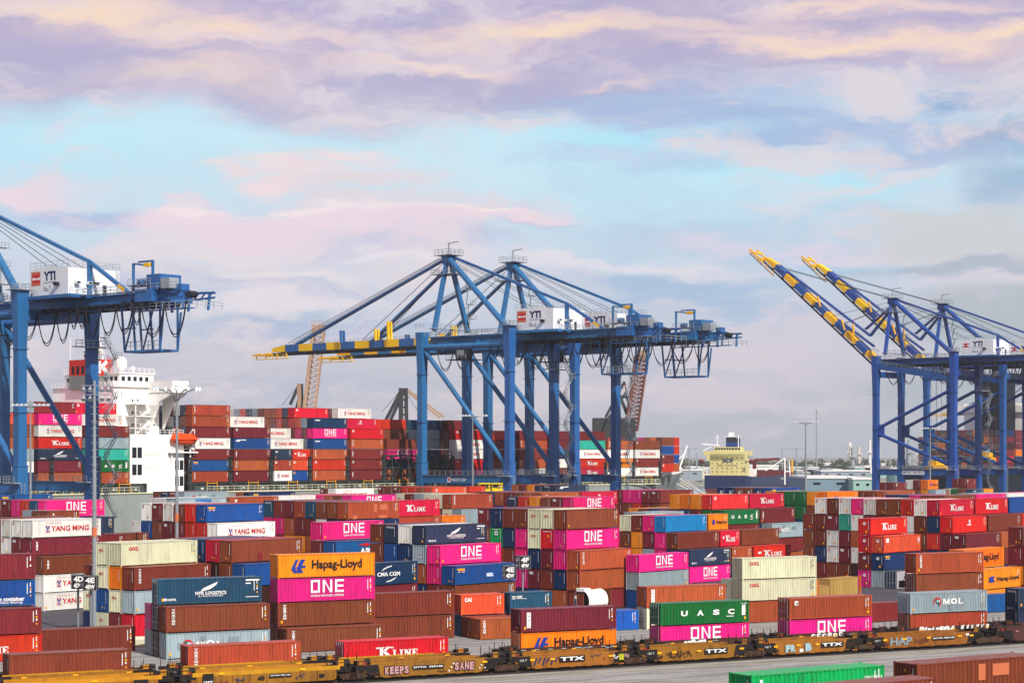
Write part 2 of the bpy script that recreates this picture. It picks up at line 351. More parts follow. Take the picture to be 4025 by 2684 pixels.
        A(fit(T('eco container', .03), .62*L, h*.2, .9*L, h*.36), 'white'); A(fit(T('bamboo flooring', .01), .64*L, h*.08, .88*L, h*.2), 'white')
    elif code == 'CX': A([rect(.055*L, h*.66, .055*L+.62, h*.86)], 'white'); A([rect(.055*L+.16, h*.71, .055*L+.3, h*.82), rect(.055*L+.38, h*.69, .055*L+.46, h*.84)], 'red')
    elif code == 'CB': A([rect(.06*L, h*.66, .06*L+.5, h*.86)], 'white'); A([[(.06*L+.08,h*.7),(.06*L+.42,h*.7),(.06*L+.42,h*.83)]], 'black')
    elif code == 'c0': A(ring(.46*L+.4, h*.68, .34, .16), 'white'); A([rect(.42*L, h*.46, .54*L, h*.52)], 'white')
    elif code == 'bd': A([[(.04*L,h*.72),(.1*L,h*.9),(.14*L,h*.84),(.16*L,h*.9),(.17*L,h*.74),(.12*L,h*.66)], rect(.17*L,h*.8,.33*L,h*.88)], 'white')
    elif code == 'w7': A(fit(T('7', .06), .1*L, h*.55, .16*L, h*.82), 'white')
    elif code == 'bp': A([rect(.4*L, h*.02, .7*L, h*.9)], 'bluepatch'); A(fit(T('YUE WANG', .03), .86*L, h*.5, .98*L, h*.68), 'white')
    elif code == 'NN': A([rect(.06*L, h*.7, .2*L, h*.8)], 'white')
    elif code == '45': A([rect(.055*L, h*.62, .055*L+.9, h*.86)], 'white'); A(fit(T('45', .05), .93*L, h*.6, .97*L, h*.8), 'white')
    elif code == 'pa': A([rect(.5*L, h*.4, .56*L, h*.86), rect(.62*L, h*.5, .76*L, h*.84), rect(.6*L, h*.03, .76*L, h*.2), rect(.1*L, h*.02, .17*L, h*.24)], 'rustpatch')
    elif code == 'sq': A([rect(.36*L, h*.08, .43*L, h*.42)], 'maroonp')
    elif code == 'mk': A([rect(.34*L, h*.16, .42*L, h*.3), rect(.58*L, h*.24, .66*L, h*.36)], 'brownp')
    elif code == 'gn': A(fit(T('CXDU 120874 9', .02), .84*L, h*.62, .98*L, h*.74), 'white'); A(fit(T('45G1', .02), .88*L, h*.42, .94*L, h*.52), 'white'); A([rect(.06*L, h*.7, .08*L, h*.86)], 'white')
    return o
ENDMARK = {'tc': lambda h: [(fit(T('tex', .05), .28, h*.72, 1.1, h*.9), 'white')],
           'oc': lambda h: [(fit(T('OOCL', .05), .6, h*.6, 1.5, h*.72), 'red')],
           'ym': lambda h: [([rect(.32, h*.74, .62, h*.9)], 'red'), ([rect(.42, h*.77, .52, h*.87)], 'white'), ([[(1.6, h*.84), (1.8, h*.84), (1.72, h*.92)]], 'yellow'), ([rect(1.55, h*.16, 1.82, h*.28)], 'yellow')],
           '45': lambda h: [(fit(T('45', .06), .9, h*.62, 1.5, h*.8), 'white'), ([rect(1.45, h*.18, 1.8, h*.3)], 'yellow')],
           'eg': lambda h: [(ring(1.2, h*.72, .36, .14), 'white'), ([rect(.5, h*.9, 2.0, h*.93)], 'white')],
           'G': lambda h: [(fit(T('G', .06), 1.0, h*.42, 1.6, h*.72), 'white')],
           'nk': lambda h: [(fit(T('NYKU 8212', .03), .5, h*.8, 2.0, h*.9), 'white')],
           'sl': lambda h: [(fit(T('SANTA FE', .02), .5, h*.86, 2.0, h*.93), 'white'), ([rect(1.3, h*.6, 1.6, h*.72)], 'yellow')],
           'sp': lambda h: [([stroke(.8+.3*i, h*.4, .9+.3*i, h*(.6+.1*(i % 2)), .08) for i in range(4)] + [stroke(.7, h*.38, 1.8, h*.36, .08)], 'white')]}
def face_mesh(name, groups, tf):
    mb = MB(); mats = []; idx = {}
    for k, (ps, p) in enumerate(groups):
        if p not in idx: idx[p] = len(mats); mats.append(P[p])
        for q in ps: mb.quad([tf(u, v, k) for u, v in q], idx[p])
    return mb.mesh(name, mats)
_fm = {}
def long_logo(code, L, h):
    k = ('l', code, L, h)
    if k not in _fm: _fm[k] = face_mesh('lettering', logo(code, L, h), lambda u, v, i: (u, -.012 - .003 * i, v))
    return _fm[k]
def stencil(L, h, var, light):
    """identification numbers and stickers at the right end of the long face"""
    k = ('s', L, h, var, light)
    if k not in _fm:
        w = 'white' if light else 'navy'; g = []; x = L - .62
        g.append(([rect(x - .34, h*.45, x - .26, h*.86)], w)); g.append(([rect(x, h*.72, x + .09, h*.9)], w))
        if var != 2: g.append(([rect(x - .02, h*.6, x + .14, h*.67), [(x-.04, h*.36), (x+.16, h*.36), (x+.06, h*.44)]], 'yellow'))
        g.append(([rect(x - .02, h*.5, x + .13, h*.57)], w))
        if var == 1: g.append(([rect(x - .1, h*.16, x + .16, h*.28)], 'yellow'))
        if var == 3: g.append(([rect(.36, h*.14, .58, h*.26)], 'yellow'))
        _fm[k] = face_mesh('stencil', g, lambda u, v, i: (u, -.01 - .002 * i, v))
    return _fm[k]
def end_mark(code, h, var, light):
    k = ('e', code, h, var, light)
    if k not in _fm:
        w = 'white' if light else 'navy'; g = [([rect(CW - .45, h*.36, CW - .39, h*.86)], w)] if light else []
        if code: g = ENDMARK[code](h) + (g if light else [])
        if not code and var == 0: g.append(([[(1.1, h*.76), (1.28, h*.76), (1.2, h*.84)]], 'yellow'))
        if not code and var == 1: g.append(([rect(1.7, h*.12, 1.95, h*.24)], 'yellow'))
        if not code and var == 2: g.append(([rect(1.25, h*.16, 1.4, h*.26), rect(1.75, h*.15, 1.86, h*.22)], 'yellow'))
        _fm[k] = face_mesh('end_marking', g, lambda u, v, i: (-.012 - .003 * i, CW - u, v))
    return _fm[k]
LIGHTCOL = ('wh', 'cr')
MARKNAME = {'ONE': 'with huge white letters', 'ON2': 'with huge pale letters', 'HL': 'with big black lettering', 'hl': 'with small black lettering', 'KL': 'with white serif letters', 'kl': 'with white serif letters',
 'YM': 'with red lettering', 'OO': 'with small red lettering', 'NL': 'with white wing emblem', 'NY': 'with three-letter logo', 'SC': 'with yellow wordmark', 'SN': 'with yellow wordmark', 'CM': 'with white arcs',
 'UA': 'with four spaced letters', 'ML': 'with round emblem', 'MLg': 'with round emblem', 'AP': 'with red eagle', 'TR': 'with vertical white lettering', 'tx': 'with vertical white letters', 'GV': 'with tall white plate',
 'CI': 'with three white letters', 'ec': 'with two-line white lettering', 'CX': 'with white square logo', 'CB': 'with white square logo', 'c0': 'with white seal emblem', 'bd': 'with white bird', 'w7': 'with white seven', 'bp': 'with blue patch', 'NN': 'with white strip', '45': 'with white panel',
 'pa': 'with pale repair patches', 'sq': 'with dark red patch', 'mk': 'with scuffed patches', 'gn': 'with white code'}
NCONT = [0]
def container(tok, pos, rz, size, h, label, group, detail=2):
    """tok: colour[/logo][.endmark][+D doors at the near end]"""
    doors = '+D' in tok; t = tok.replace('+D', ''); em = None; lg = None
    if '.' in t: t, em = t.split('.')
    if '/' in t: t, lg = t.split('/')
    L = {40: 12.192, 20: 6.058, 45: 13.716, 53: 16.15}[size]
    root = empty('shipping_container', pos, rz)
    tag(root, label, 'container', group); NCONT[0] += 1
    rnd = random.Random(NCONT[0] * 13 + 5)
    link('body', cmesh('bodyd' if doors else 'body', L, h, t), root)
    link('frame', cmesh('frame', L, h, t), root)
    if lg:
        link('lettering', long_logo(lg, L, h), root)
    if detail > 0 and lg not in ('HL',):
        link('stencil', stencil(L, h, rnd.choice((0, 0, 1, 2, 3)), t not in LIGHTCOL), root)
    if doors:
        for s in (0, 1):
            d = link('door', cmesh('door', L, h, t), root, (.03, .15 if s == 0 else CW / 2 + .01, 0))
            link('locking_bar', cmesh('rod', L, h), d)
    elif detail > 1:
        me = end_mark(em, h, rnd.choice((0, 1, 2, 2, 3)), t not in LIGHTCOL)
        if len(me.polygons): link('end_marking', me, root)
    return root
# ---- the rest of the stacks (inside, behind and below): one object
FILL = MB(); FILLK = list(COLR); FM = {k: i for i, k in enumerate(FILLK)}
def fill_box(c, pos, rz, L, h, doors=False, lg=None, em=None):
    ca, sa = math.cos(rz), math.sin(rz)
    def t(x, y, z): return (pos[0] + ca*x - sa*y, pos[1] + sa*x + ca*y, pos[2] + z)
    b = len(FILL.v); W = CW; mi = FM[c]; nk = len(FILLK); g = .055
    FILL.v += [t(0,0,g), t(L,0,g), t(L,W,g), t(0,W,g), t(0,0,h-g), t(L,0,h-g), t(L,W,h-g), t(0,W,h-g)]
    for k, f in enumerate(((0,3,2,1),(4,5,6,7),(0,1,5,4),(1,2,6,5),(2,3,7,6),(3,0,4,7))): FILL.f.append(tuple(b+i for i in f)); FILL.m.append(mi + nk if k == 1 else mi)
    pm = 2 * nk + 1
    if doors:
        rod = 2 * nk if random.random() < .75 else pm + PI['white']
        for y in (.35, .9, 1.5, 2.08):
            FILL.quad([t(-.03, y-.035, .1), t(-.03, y+.035, .1), t(-.03, y+.035, h-.1), t(-.03, y-.035, h-.1)], rod)
            z = random.uniform(.5, 1.9); FILL.quad([t(-.035, y-.12, z), t(-.035, y+.2, z), t(-.035, y+.2, z+.12), t(-.035, y-.12, z+.12)], rod)
        if random.random() < .45: FILL.quad([t(-.04, .3, .3), t(-.04, .6, .3), t(-.04, .6, .6), t(-.04, .3, .6)], pm + PI['yellow'])
    if lg:
        for k, (ps, p) in enumerate(logo(lg, L, h)):
            for q in ps: FILL.quad([t(u, -.012 - .003 * k, v) for u, v in q], pm + PI[p])
    if em:
        for k, (ps, p) in enumerate(ENDMARK[em](h)):
            for q in ps: FILL.quad([t(-.012 - .003 * k, CW - u, v) for u, v in q], pm + PI[p])
    if not doors and c not in LIGHTCOL:
        FILL.quad([t(-.01, .45, h*.36), t(-.01, .39, h*.36), t(-.01, .39, h*.86), t(-.01, .45, h*.86)], pm + PI['white'])
        FILL.quad([t(L-.96, -.01, h*.45), t(L-.88, -.01, h*.45), t(L-.88, -.01, h*.86), t(L-.96, -.01, h*.86)], pm + PI['white'])
FILLM = lambda: [CM[k] for k in FILLK] + [CR_[k] for k in FILLK] + [RODW] + [P[k] for k in PN]
# ================================================================ the yard: stacks read off the photograph, set out on the ground
HC, ST = 2.896, 2.591
ENT = []   # (tok, pos, rz, size, h, blockkey, desc, bay, col, idx, group)
ORD = ['nearest', 'second', 'third', 'fourth', 'fifth', 'sixth', 'seventh', 'eighth', 'ninth', 'tenth', 'eleventh', 'twelfth', 'thirteenth']
FCOL = ['br', 'mr', 'rt', 'br', 'mr', 'db', 'rd', 'wh', 'pk', 'gy', 'te', 'or', 'bl', 'nb']
def blk(key, desc, x, y, n, h, phi, stacks, pitch=2.62, d=None, group='containers stacked in the yard', base=0.0, fill=True):
    if d is None: d = dist(y, base + n * h + .02)
    o = at(x, d); Lv, Ev = LV(phi), EV(phi); rz = R(90 - phi)
    for k, v in stacks.items():
        if isinstance(k, int): col, bay, size = k, 0.0, 40
        else: col, bay, size = k
        toks = v.split(); top = n
        if toks[0][0] == '@': top = int(toks[0][1:]); toks = toks[1:]
        for i, t in enumerate(toks):
            lay = top - 1 - i
            p = o + Ev * (col * pitch) + Lv * bay; p.z = base + lay * (h + .012)
            ENT.append([t, p.copy(), rz, size, h, key, desc, bay, col, i, group])
        if fill:
            Lm = {40: 12.192, 20: 6.058, 45: 13.7, 53: 16.15}[size]
            for lay in range(0, top - len(toks)):
                p = o + Ev * (col * pitch) + Lv * bay; p.z = base + lay * (h + .012)
                fill_box(random.choice(FCOL), p, rz, Lm, h)
    return o, d
B_ = 41.0; A_ = 62.0
# ---------------- family B: rows parallel to the quay
blk('L1', 'row at left edge below blue crane', 2, 1943, 5, HC, B_, {0: 'bl/SC'}, d=392)
blk('L2', 'row with pink lettered side at left', 184, 1968, 5, HC, B_, {0: 'pk/ONE', 1: 'te', 2: 'rd', 3: 'pk', 4: 'mr.tc', 5: 'br'})
blk('L3', 'left short stack before pink row', 195, 2008, 5, ST, B_, {(0, 0, 20): 'br/w7', (1, 0, 20): 'br', (2, 0, 20): 'gy'})
blk('L4', 'left row behind white lettered container', 5, 2034, 5, ST, B_, {0: 'br'})
blk('Y2', 'row of white lettered container at left', 127.5, 2045, 5, ST, B_, {
    0: 'wh/YM mr/tx', 1: 'wh.ym mr.tc', 2: 'wh.ym wh.ym', 3: 'mr rt', -1: '@3 br/tx wh/YM wh/YM',
    (2, 12.7, 20): 'nb/NN', (1, 12.7, 20): '@4 mr', (2, 19.4, 20): '@4 br'}, pitch=2.67)
blk('L5', 'block behind the 4E sign at left', 476, 2134, 4, HC, B_, {
    0: 'cr/OO or cr.oc mr', 1: 'cr.oc cr.oc bl cr.oc', 2: '@3 br cr.oc db', -1: '@3 br/TR gy rd'}, pitch=2.6)
blk('L6', 'block left of tall orange and pink stack', 911, 2124, 4, HC, B_, {
    0: 'br/sq br', 1: 'rd dk', 2: 'db br', 3: 'nb', 4: 'mr', -1: '@3 bl dk'}, pitch=2.6)
blk('M1', 'row of blue container right of light mast', 810, 1983, 5, HC, B_, {
    0: 'bl/SC rd', 1: 'rd rd', 2: 'br mr.tc', 3: 'wh.ym mr.tc', 4: 'mr.tc br', 5: 'wh.ym bl', 6: '@4 wh.ym', -1: '@4 wh/YM'}, pitch=2.75)
blk('M1b', 'stack left of central pink container', 999, 2028, 4, HC, B_, {0: 'mr wh/YM rt'})
blk('M2', 'row of grey container with blue patch', 688, 1958, 5, HC, B_, {0: 'gy/bp', 1: 'wh', 2: 'wh', (0, 12.9, 40): 'rt/w7', (1, 12.9, 40): 'wh', (1, 25.8, 40): 'wh'})
blk('M3', 'row below white ship bridge', 725, 1930, 5, HC, B_, {0: 'gy/MLg', 1: 'br.nk', 2: 'db.nk', 3: 'br'}, d=420)
blk('M4', 'row below the ship railing', 990, 1932, 5, HC, B_, {0: 'db/SC', (1, 0, 40): 'rt'}, d=418)
blk('M5', 'far row below the ship hatches', 1319, 1918, 5, HC, B_, {0: 'wh/YM', 1: 'mr.tc'}, d=455)
blk('M6', 'far row left of yellow handlers', 1699, 1912, 5, HC, B_, {0: 'ro/w7', 1: 'rt', 2: 'rd', 3: 'rd', 4: 'mr.tc', 5: 'br', 6: 'mr.tc', (0, 12.9, 20): 'rd'}, d=478)
blk('M7', 'far pink row left of centre', 1382, 1947, 5, HC, B_, {0: 'pk/ONE', 1: 'br', 2: 'rt', 3: 'pk', 4: 'pk', 5: 'rt', 6: 'rt'}, pitch=2.55)
blk('M8', 'far row of cream ends at centre', 1775, 1943, 5, HC, B_, {0: 'rt/TR cr.oc', 1: 'cr.oc', 2: 'cr.oc', 3: 'gy', 4: 'mr', 5: 'cr.oc', 6: 'nb.nk', -1: '@4 gy'}, pitch=2.6)
blk('M9', 'row of patched brown container at centre', 1367, 1974, 5, HC, B_, {
    0: 'rt/pa', 1: 'br', 2: 'br', 3: 'te', 4: 'rt', 5: 'mr', 6: 'mr', 7: 'te.nk', (1, 12.9, 40): 'rd/KL rt', (1, 25.7, 20): '@4 or'}, pitch=2.62)
blk('M10', 'stack behind tall orange and pink stack', 1268, 2053, 5, ST, B_, {0: 'pk/ONE mr', -1: '@4 bl/AP'}, pitch=2.6)
blk('M11', 'block left of the 4F sign', 1673, 2066, 5, ST, B_, {
    0: 'nb/NL gy.sp rt db', 1: 'wh db rt', 2: 'nb.nk', 3: 'br', -1: '@4 pk/ONE pk mr', -2: '@3 bl/SN br'}, pitch=2.7)
blk('CMA', 'stack right of tall orange pink stack', 1378, 2200, 3, HC, B_, {0: 'db/CM mr'}, d=252.8)
blk('B1', 'block behind the 4F sign', 2227, 2004, 5, HC, B_, {
    0: 'br pk/ONE pk db rt', 1: 'cr.oc rd.sl mr br rt', 2: 'cr.oc cr.oc db mr.tc', 3: 'br pk pk pk', 4: 'br db br', 5: 'db lg.eg', 6: 'mr.tc',
    -1: '@3 rt/TR rt mr'}, pitch=2.46)
blk('B2', 'block of the sky blue container', 2617, 2028, 4, HC, B_, {
    0: 'cy pk pk', 1: 'pk mr gy', 2: 'mr or', 3: 'cr br rd', -1: '@3 br db', (0, 12.9, 20): 'or/hl', (-1, 12.9, 20): '@3 rd/kl', (-1, 19.6, 40): '@3 br',
    -2: '@2 nb/NL pk/ONE', (-2, 12.9, 20): '@2 rt/w7', (-2, 19.6, 40): '@2 rd/kl'}, pitch=2.6)
blk('B3', 'stack right of the 4F block', 2512.5, 2181, 3, ST, B_, {0: 'pk/ONE gy'})
blk('B4', 'tall right block with many ends', 3693, 1965, 5, HC, B_, {
    0: 'rd/KL db ro', 1: 'wh.ym br', 2: 'rd wh', 3: 'br br', 4: 'br mr', 5: 'wh.ym mr', 6: 'pk wh.ym rt wh.ym dk', 7: 'wh.ym tq mr mr.tc br', 8: 'br mr.tc wh.ym wh.ym br',
    9: 'wh.ym br br db mr', 10: '@4 br br br gn', -1: '@4 rd/c0 mr', -2: '@3 mr.tc', (0, 13.0, 40): 'rd/KL', (0, 26.0, 40): 'bl', (-1, 13.0, 40): '@4 br', (-1, 26, 40): '@4 rd', (-2, 13, 40): '@3 rt', (-2, 26, 40): '@3 br'}, pitch=2.55)
blk('B5', 'right stack numbered forty-five', 3422, 2038, 4, HC, B_, {0: 'rd/KL.45 rd.45 mr.45 pk.45', -1: '@3 ro/45.45 db/SC.45 gy', -2: '@1 nb+D'}, pitch=2.6)
blk('B7', 'right orange stack with black lettering', 3790, 2160, 3, HC, B_, {0: 'or/HL', -1: '@2 or/hl or'}, pitch=2.7)
blk('B8', 'stack at far right edge', 4021, 2071, 4, HC, B_, {0: 'mr mr', -1: 'cr rd te'}, pitch=2.6)
blk('B9', 'far green and orange row at right', 3252, 1933, 5, HC, B_, {0: 'or/hl', 1: 'or br', 2: 'gn gn', 3: 'gn gn', 4: 'gn', 5: 'or'}, pitch=2.6)
blk('B10', 'far brown row before right cranes', 3484, 1930, 5, HC, B_, {0: 'rt', 1: 'br', 2: 'br', 3: 'br'})
blk('B11', 'row of orange ends right of centre', 2800, 1945, 5, HC, B_, {
    0: 'ro/CX gn', 1: 'or mr', 2: 'or/hl te', 3: 'or mr', 4: '@4 br', 5: '@4 te', 6: '@4 br', 7: '@4 or', (0, 12.9, 40): 'rd/KL', -1: '@4 gn/UA mr', (-1, 12.9, 40): '@4 mr/tx', (-2, 12.9, 40): '@3 gy/MLg mr'}, pitch=2.6)
blk('B12', 'far row with red seal container', 2130, 1936, 5, HC, B_, {0: 'rt/w7', 1: 'rt', 2: 'br', 3: 'mr', 4: 'rt', 5: 'te', 6: 'mr.tc', 7: 'rd', (0, 12.9, 40): 'rd/c0'})
blk('B13', 'far pink row behind 4F block', 2254, 1955, 5, HC, B_, {0: 'pk/ONE', 1: 'mr.tc', 2: 'br', 3: 'or', 4: 'rd', 5: 'nb.nk'}, pitch=2.75)
blk('B14', 'far navy row beside crane legs', 2194, 1907, 5, HC, B_, {0: 'nb/bd', 1: 'nb.nk', 2: 'nb', 3: 'or', 4: 'mr', 5: 'rt'}, d=504)
blk('B15', 'far maroon and pink row below bow', 2595, 1927, 5, HC, B_, {0: 'mr.tc br', 1: 'mr.tc mr', 2: 'pk rd', 3: 'pk br', 4: 'mr mr.tc', 5: '@4 pk'})
blk('B16', 'lone low row left of sky blue', 2536, 2013, 4, HC, B_, {0: 'gy', 1: 'gy'})
blk('B17', 'far row below the blue tanker', 3033, 1917, 5, HC, B_, {0: 'bl/SC', 1: 'db.G', 2: 'br.G', 3: 'br.G', 4: 'db.G', 5: 'db.G'})
blk('B18a', 'far short stack between right crane legs', 3520, 1896, 5, HC, B_, {(0, 0, 20): 'mr/CB', (1, 0, 20): 'mr', (2, 0, 20): '@4 br'})
blk('B18', 'far orange stack below right cranes', 3648, 1886, 5, HC, B_, {(0, 0, 20): 'or/hl', (1, 0, 20): 'mr br', (2, 0, 20): 'wh', (-1, 0, 20): '@4 gy', (0, 6.5, 20): '@4 br'}, d=600)
blk('B18d', 'far teal stack below right cranes', 3827, 1918, 4, HC, B_, {(0, 0, 20): 'te/NN', (1, 0, 20): 'br', (2, 0, 20): 'gn', (3, 0, 20): 'cr', (0, 6.5, 20): 'or'}, d=610)
blk('B18e', 'far stack right of orange stack', 3800, 1900, 5, HC, B_, {(0, 0, 20): 'mr/CB', (1, 0, 20): 'mr'}, d=625)
blk('B19', 'low row behind tall right block', 3711, 1950, 5, HC, B_, {0: 'br', 1: 'br', 2: 'pk', 3: 'db', 4: 'db', (0, 12.9, 40): 'pk', (0, 25.8, 40): 'wh'}, d=386)
blk('B20', 'far low row at right edge', 3853, 1940, 5, HC, B_, {0: 'gy', 1: 'gy', (0, 12.9, 40): 'pk', (0, 25.8, 40): 'wh'}, d=405)
# ---------------- family A: stacks beside the rail tracks
blk('A1', 'tall orange and pink stack', 1092, 2180, 4, 2.76, A_, {0: 'or/HL pk/ON2 br/TR br', 1: '@1 br', -1: '@1 br/TR'}, pitch=2.7, group='containers stacked beside the tracks')
blk('A0', 'stack of navy winged container', 623.5, 2276, 3, HC, A_, {0: 'te/NL+D dk+D dk+D', -1: '@2 br/TR gy/MLg', 1: '@2 pk+D gy+D'}, pitch=2.6, group='containers stacked beside the tracks')
blk('AL', 'stack cut by left edge', -300, 2205, 4, HC, A_, {0: 'mr bl/ec', -1: '@2 mr rd/KL'}, pitch=2.6, d=217.9, group='containers stacked beside the tracks')
blk('A9', 'ground behind front left rail container', 117, 2460, 1, HC, A_, {0: 'br'}, d=225.3, group='containers stacked beside the tracks')
blk('A2', 'pair right of the tall stack', 1429, 2339, 2, HC, A_, {0: 'br br'}, d=242, group='containers stacked beside the tracks')
blk('A3', 'orange red short container stack', 1812, 2336, 2, ST, A_, {(0, 0, 20): 'ro/CI te', (-1, 0, 20): '@1 br', (-2, 0, 20): '@1 rt/TR'}, pitch=2.66, group='containers stacked beside the tracks')
blk('A4', 'short stack below the 4E sign', 2004, 2328, 2, ST, A_, {(0, 0, 20): 'te/NY br'}, group='containers stacked beside the tracks')
blk('A4b', 'ground right of double stacked rail car', 2351, 2398, 1, ST, A_, {(0, 0, 20): 'bb'}, d=256, group='containers stacked beside the tracks')
blk('A5', 'stack behind the green rail container', 2542, 2304, 2, 2.75, A_, {0: 'rt/GV cr+D'}, d=259, group='containers stacked beside the tracks')
blk('A6', 'cream stack right of centre', 2918, 2193, 3, HC, A_, {0: 'cr/OO cr/OO rt', 1: '@2 cr.oc'}, group='containers stacked beside the tracks')
blk('A7', 'right brown stack before orange stack', 3601, 2175, 3, HC, A_, {0: 'rt/TR br+D br+D'}, group='containers stacked beside the tracks')
blk('A8', 'ground below right orange stack', 3790, 2338, 1, ST, A_, {0: 'bl'}, d=284, group='containers stacked beside the tracks')
blk('A8b', 'ground left of grey rail container', 3330, 2360, 1, ST, A_, {0: 'mr'}, d=268, group='containers stacked beside the tracks')
# ---------------- on the back train (well floor .36 m over the rail)
LA, EA = LV(A_), EV(A_)
BT0 = Vector((1.0, 221.0, 0)); FT0 = Vector((-12.2, 202.0, 0))
def btpos(t): return BT0 + LA * t
GT = 'containers riding in the rear rail cars'
def train(key, desc, t, toks, h):
    p = btpos(t); toks = toks.split()
    for i, tk in enumerate(toks):
        q = p.copy(); q.z = .38 + (len(toks) - 1 - i) * (h + .012)
        ENT.append([tk, q, R(90 - A_), 40, h, key, desc, 0.0, 0, i, GT])
train('R1', 'rail car at bottom left corner', -56.3, 'br', HC)
train('R2', 'rail car behind second yellow car', -38.2, 'rt/TR', HC)
train('R3', 'rail car behind graffiti covered yellow car', -21.1, 'rd/KL+D', ST)
train('R4', 'dark rail car at bottom centre', 0.0, 'mr/GV or/HL+D', ST)
train('R5', 'dark rail car right of centre', 18.1, 'gn/UA+D pk/ONE+D', ST)
train('R6', 'dark rail car before cream stack', 36.1, 'rt/CB+D pk/ONE+D', ST)
train('R7', 'dark rail car with white graffiti', 54.2, 'gy/ML+D rt+D', ST)
train('R8', 'dark rail car at right edge', 71.5, 'nb.nk nb', ST)
# ---------------- nearest stacks, cut by the bottom edge
N_ = 57.0
blk('N', 'nearest stacks at bottom right', 2954, 2652.6, 3, ST, N_, {0: 'lg/gn'}, group='nearest containers at the bottom edge')
blk('N2', 'nearest stack cut by bottom edge', 3140, 2707, 3, ST, N_, {0: 'br'}, group='nearest containers at the bottom edge')
blk('N3', 'nearest stack in bottom right corner', 3606, 2608, 3, ST, N_, {0: 'br/pa'}, group='nearest containers at the bottom edge')
# ---------------------------------------------------------------- the container ship's deck load
S_ = 43.0; SL, SE = LV(S_), EV(S_); SP = Vector((-80.4, 505.0, 0)); SZ = 15.2; SH = 2.80; SPITCH = 2.55
GS = 'containers loaded on the big ship'
def bay(i): return SP + SL * (13.45 * i)
def sbay(i, desc, stacks, fillto, cols=14, base=SZ, off=0.0):
    """stacks: col -> tokens top to bottom; the rest of the bay up to fillto layers is filled"""
    rz = R(90 - S_); done = set()
    for k, v in stacks.items():
        col, dx, size = k if isinstance(k, tuple) else (k, 0.0, 40)
        toks = v.split(); top = len(toks)
        if toks[0][0] == '@': top = int(toks[0][1:]); toks = toks[1:]
        for j, t in enumerate(toks):
            if t == '-': continue
            p = bay(i) + SE * (col * SPITCH) + SL * (dx + off); p.z = base + (top - 1 - j) * SH
            ENT.append([t, p, rz, size, SH - .02, 'ship%d' % i, desc, dx, col, j, GS]); done.add((col, top - 1 - j))
    for c in range(cols):
        n = fillto(c) if callable(fillto) else fillto
        if n is None: continue
        for l in range(n):
            if (c, l) in done: continue
            p = bay(i) + SE * (c * SPITCH) + SL * off; p.z = base + l * SH
            fill_box(random.choice(['br','mr','ro','rd','db','nb','pk','gy','wh','br','rt','te','mr','gy','wh','rt','pk']), p, rz, 12.19, SH - .04, True)
sbay(-4.36, 'ship bay cut by left edge', {}, 7)
sbay(-3.36, 'ship bay behind left crane leg', {0: '@6 pk/ONE wh/YM rd/KL nb/NL mr', 1: '@7 mr br/TR'}, lambda c: 7 if c else 1)
sbay(-2.34, 'ship bay left of white bridge', {0: 'mr gy tq gn/UA rt', 1: '@6 wh/YM', 2: '@7 rd/CX'}, lambda c: 5 if c == 0 else (6 if c == 1 else 7))
sbay(0, 'ship bay right of white bridge', {0: 'rt/TR rt/TR mr/tx wh/YM mr/tx bl/SC rt/TR'}, 7, 13)
sbay(1, 'second ship bay right of bridge', {0: '@5 mr/CB bl/bd mr/tx rt/TR mr/CB', 1: '@6 wh/YM'}, lambda c: 5 if c == 0 else 6)
sbay(2, 'third ship bay right of bridge', {(0, 0, 20): 'nb/NN rt/CX wh/YM', (0, 6.3, 20): 'rd/kl ro/CX bl/SC', 1: '@4 wh/YM br', 3: '@5 wh/YM'}, lambda c: 0 if c == 0 else (4 if c == 1 else (4 if c == 2 else 5)))
sbay(3, 'fourth ship bay right of bridge', {0: '@6 db/NN pk/ONE bl/NN rt/TR rd/CX rt/TR', 3: '@7 rd/CX'}, lambda c: 6 if c < 3 else 7)
sbay(4, 'fifth ship bay right of bridge', {0: '@5 rd/CX rt/TR mr/tx mr/CB mr/tx', 1: '@6 rd/c0', 2: '@7 wh/YM'}, lambda c: 5 if c == 0 else (6 if c == 1 else (7 if c < 5 else 6)))
sbay(5, 'ship bay above open lashing bridge', {0: '@5 - br pk/ONE - -', 1: '@3 rt/TR'}, lambda c: 0 if c < 1 else (3 if c == 1 else 6))
sbay(6, 'ship bay between middle crane legs', {}, lambda c: 0 if c < 2 else 6)
sbay(7, 'ship bay behind middle crane brace', {0: 'rd/CX wh/YM wh/YM rd/CX pk', 1: '@6 mr'}, lambda c: 5 if c == 0 else 6)
sbay(8, 'ship bay left of second landside leg', {0: '@3 mr br wh'}, lambda c: 3 if c == 0 else 5)
sbay(9, 'fifth ship bay from the bow', {0: 'mr rt/TR mr rt/TR wh'}, 5)
sbay(10, 'fourth ship bay from the bow', {0: 'mr mr nb/NN wh br'}, 5)
sbay(11, 'third ship bay from the bow', {0: 'mr tq wh/YM rd/KL rd/KL'}, 5)
sbay(12, 'second ship bay from the bow', {0: 'rt/TR wh/YM or/HL wh'}, 4)
sbay(13, 'foremost long ship bay', {0: 'br/CB wh/YM mr/CB wh/YM'}, 4)
sbay(14, 'foremost ship bay at the bow', {(0, 0, 20): 'br bl mr/CX rd/CX', (1, 6, 20): '@4 rd rd bl rt'}, lambda c: None if c < 2 else 4, 10, base=SZ + 1.2)
# ---------------------------------------------------------------- build them, each with a label of its own
def words(s): return len(s.replace('-', ' ').split())
cols_in = {}; bays_in = {}
for e in ENT:
    cols_in.setdefault((e[5], e[7]), set()).add(e[8]); bays_in.setdefault(e[5], set()).add(e[7])
stack_n = {}
for e in ENT: stack_n.setdefault((e[5], e[7], e[8]), set()).add(e[9])
DOWN = ['top', 'second', 'third', 'fourth', 'fifth', 'sixth', 'seventh']
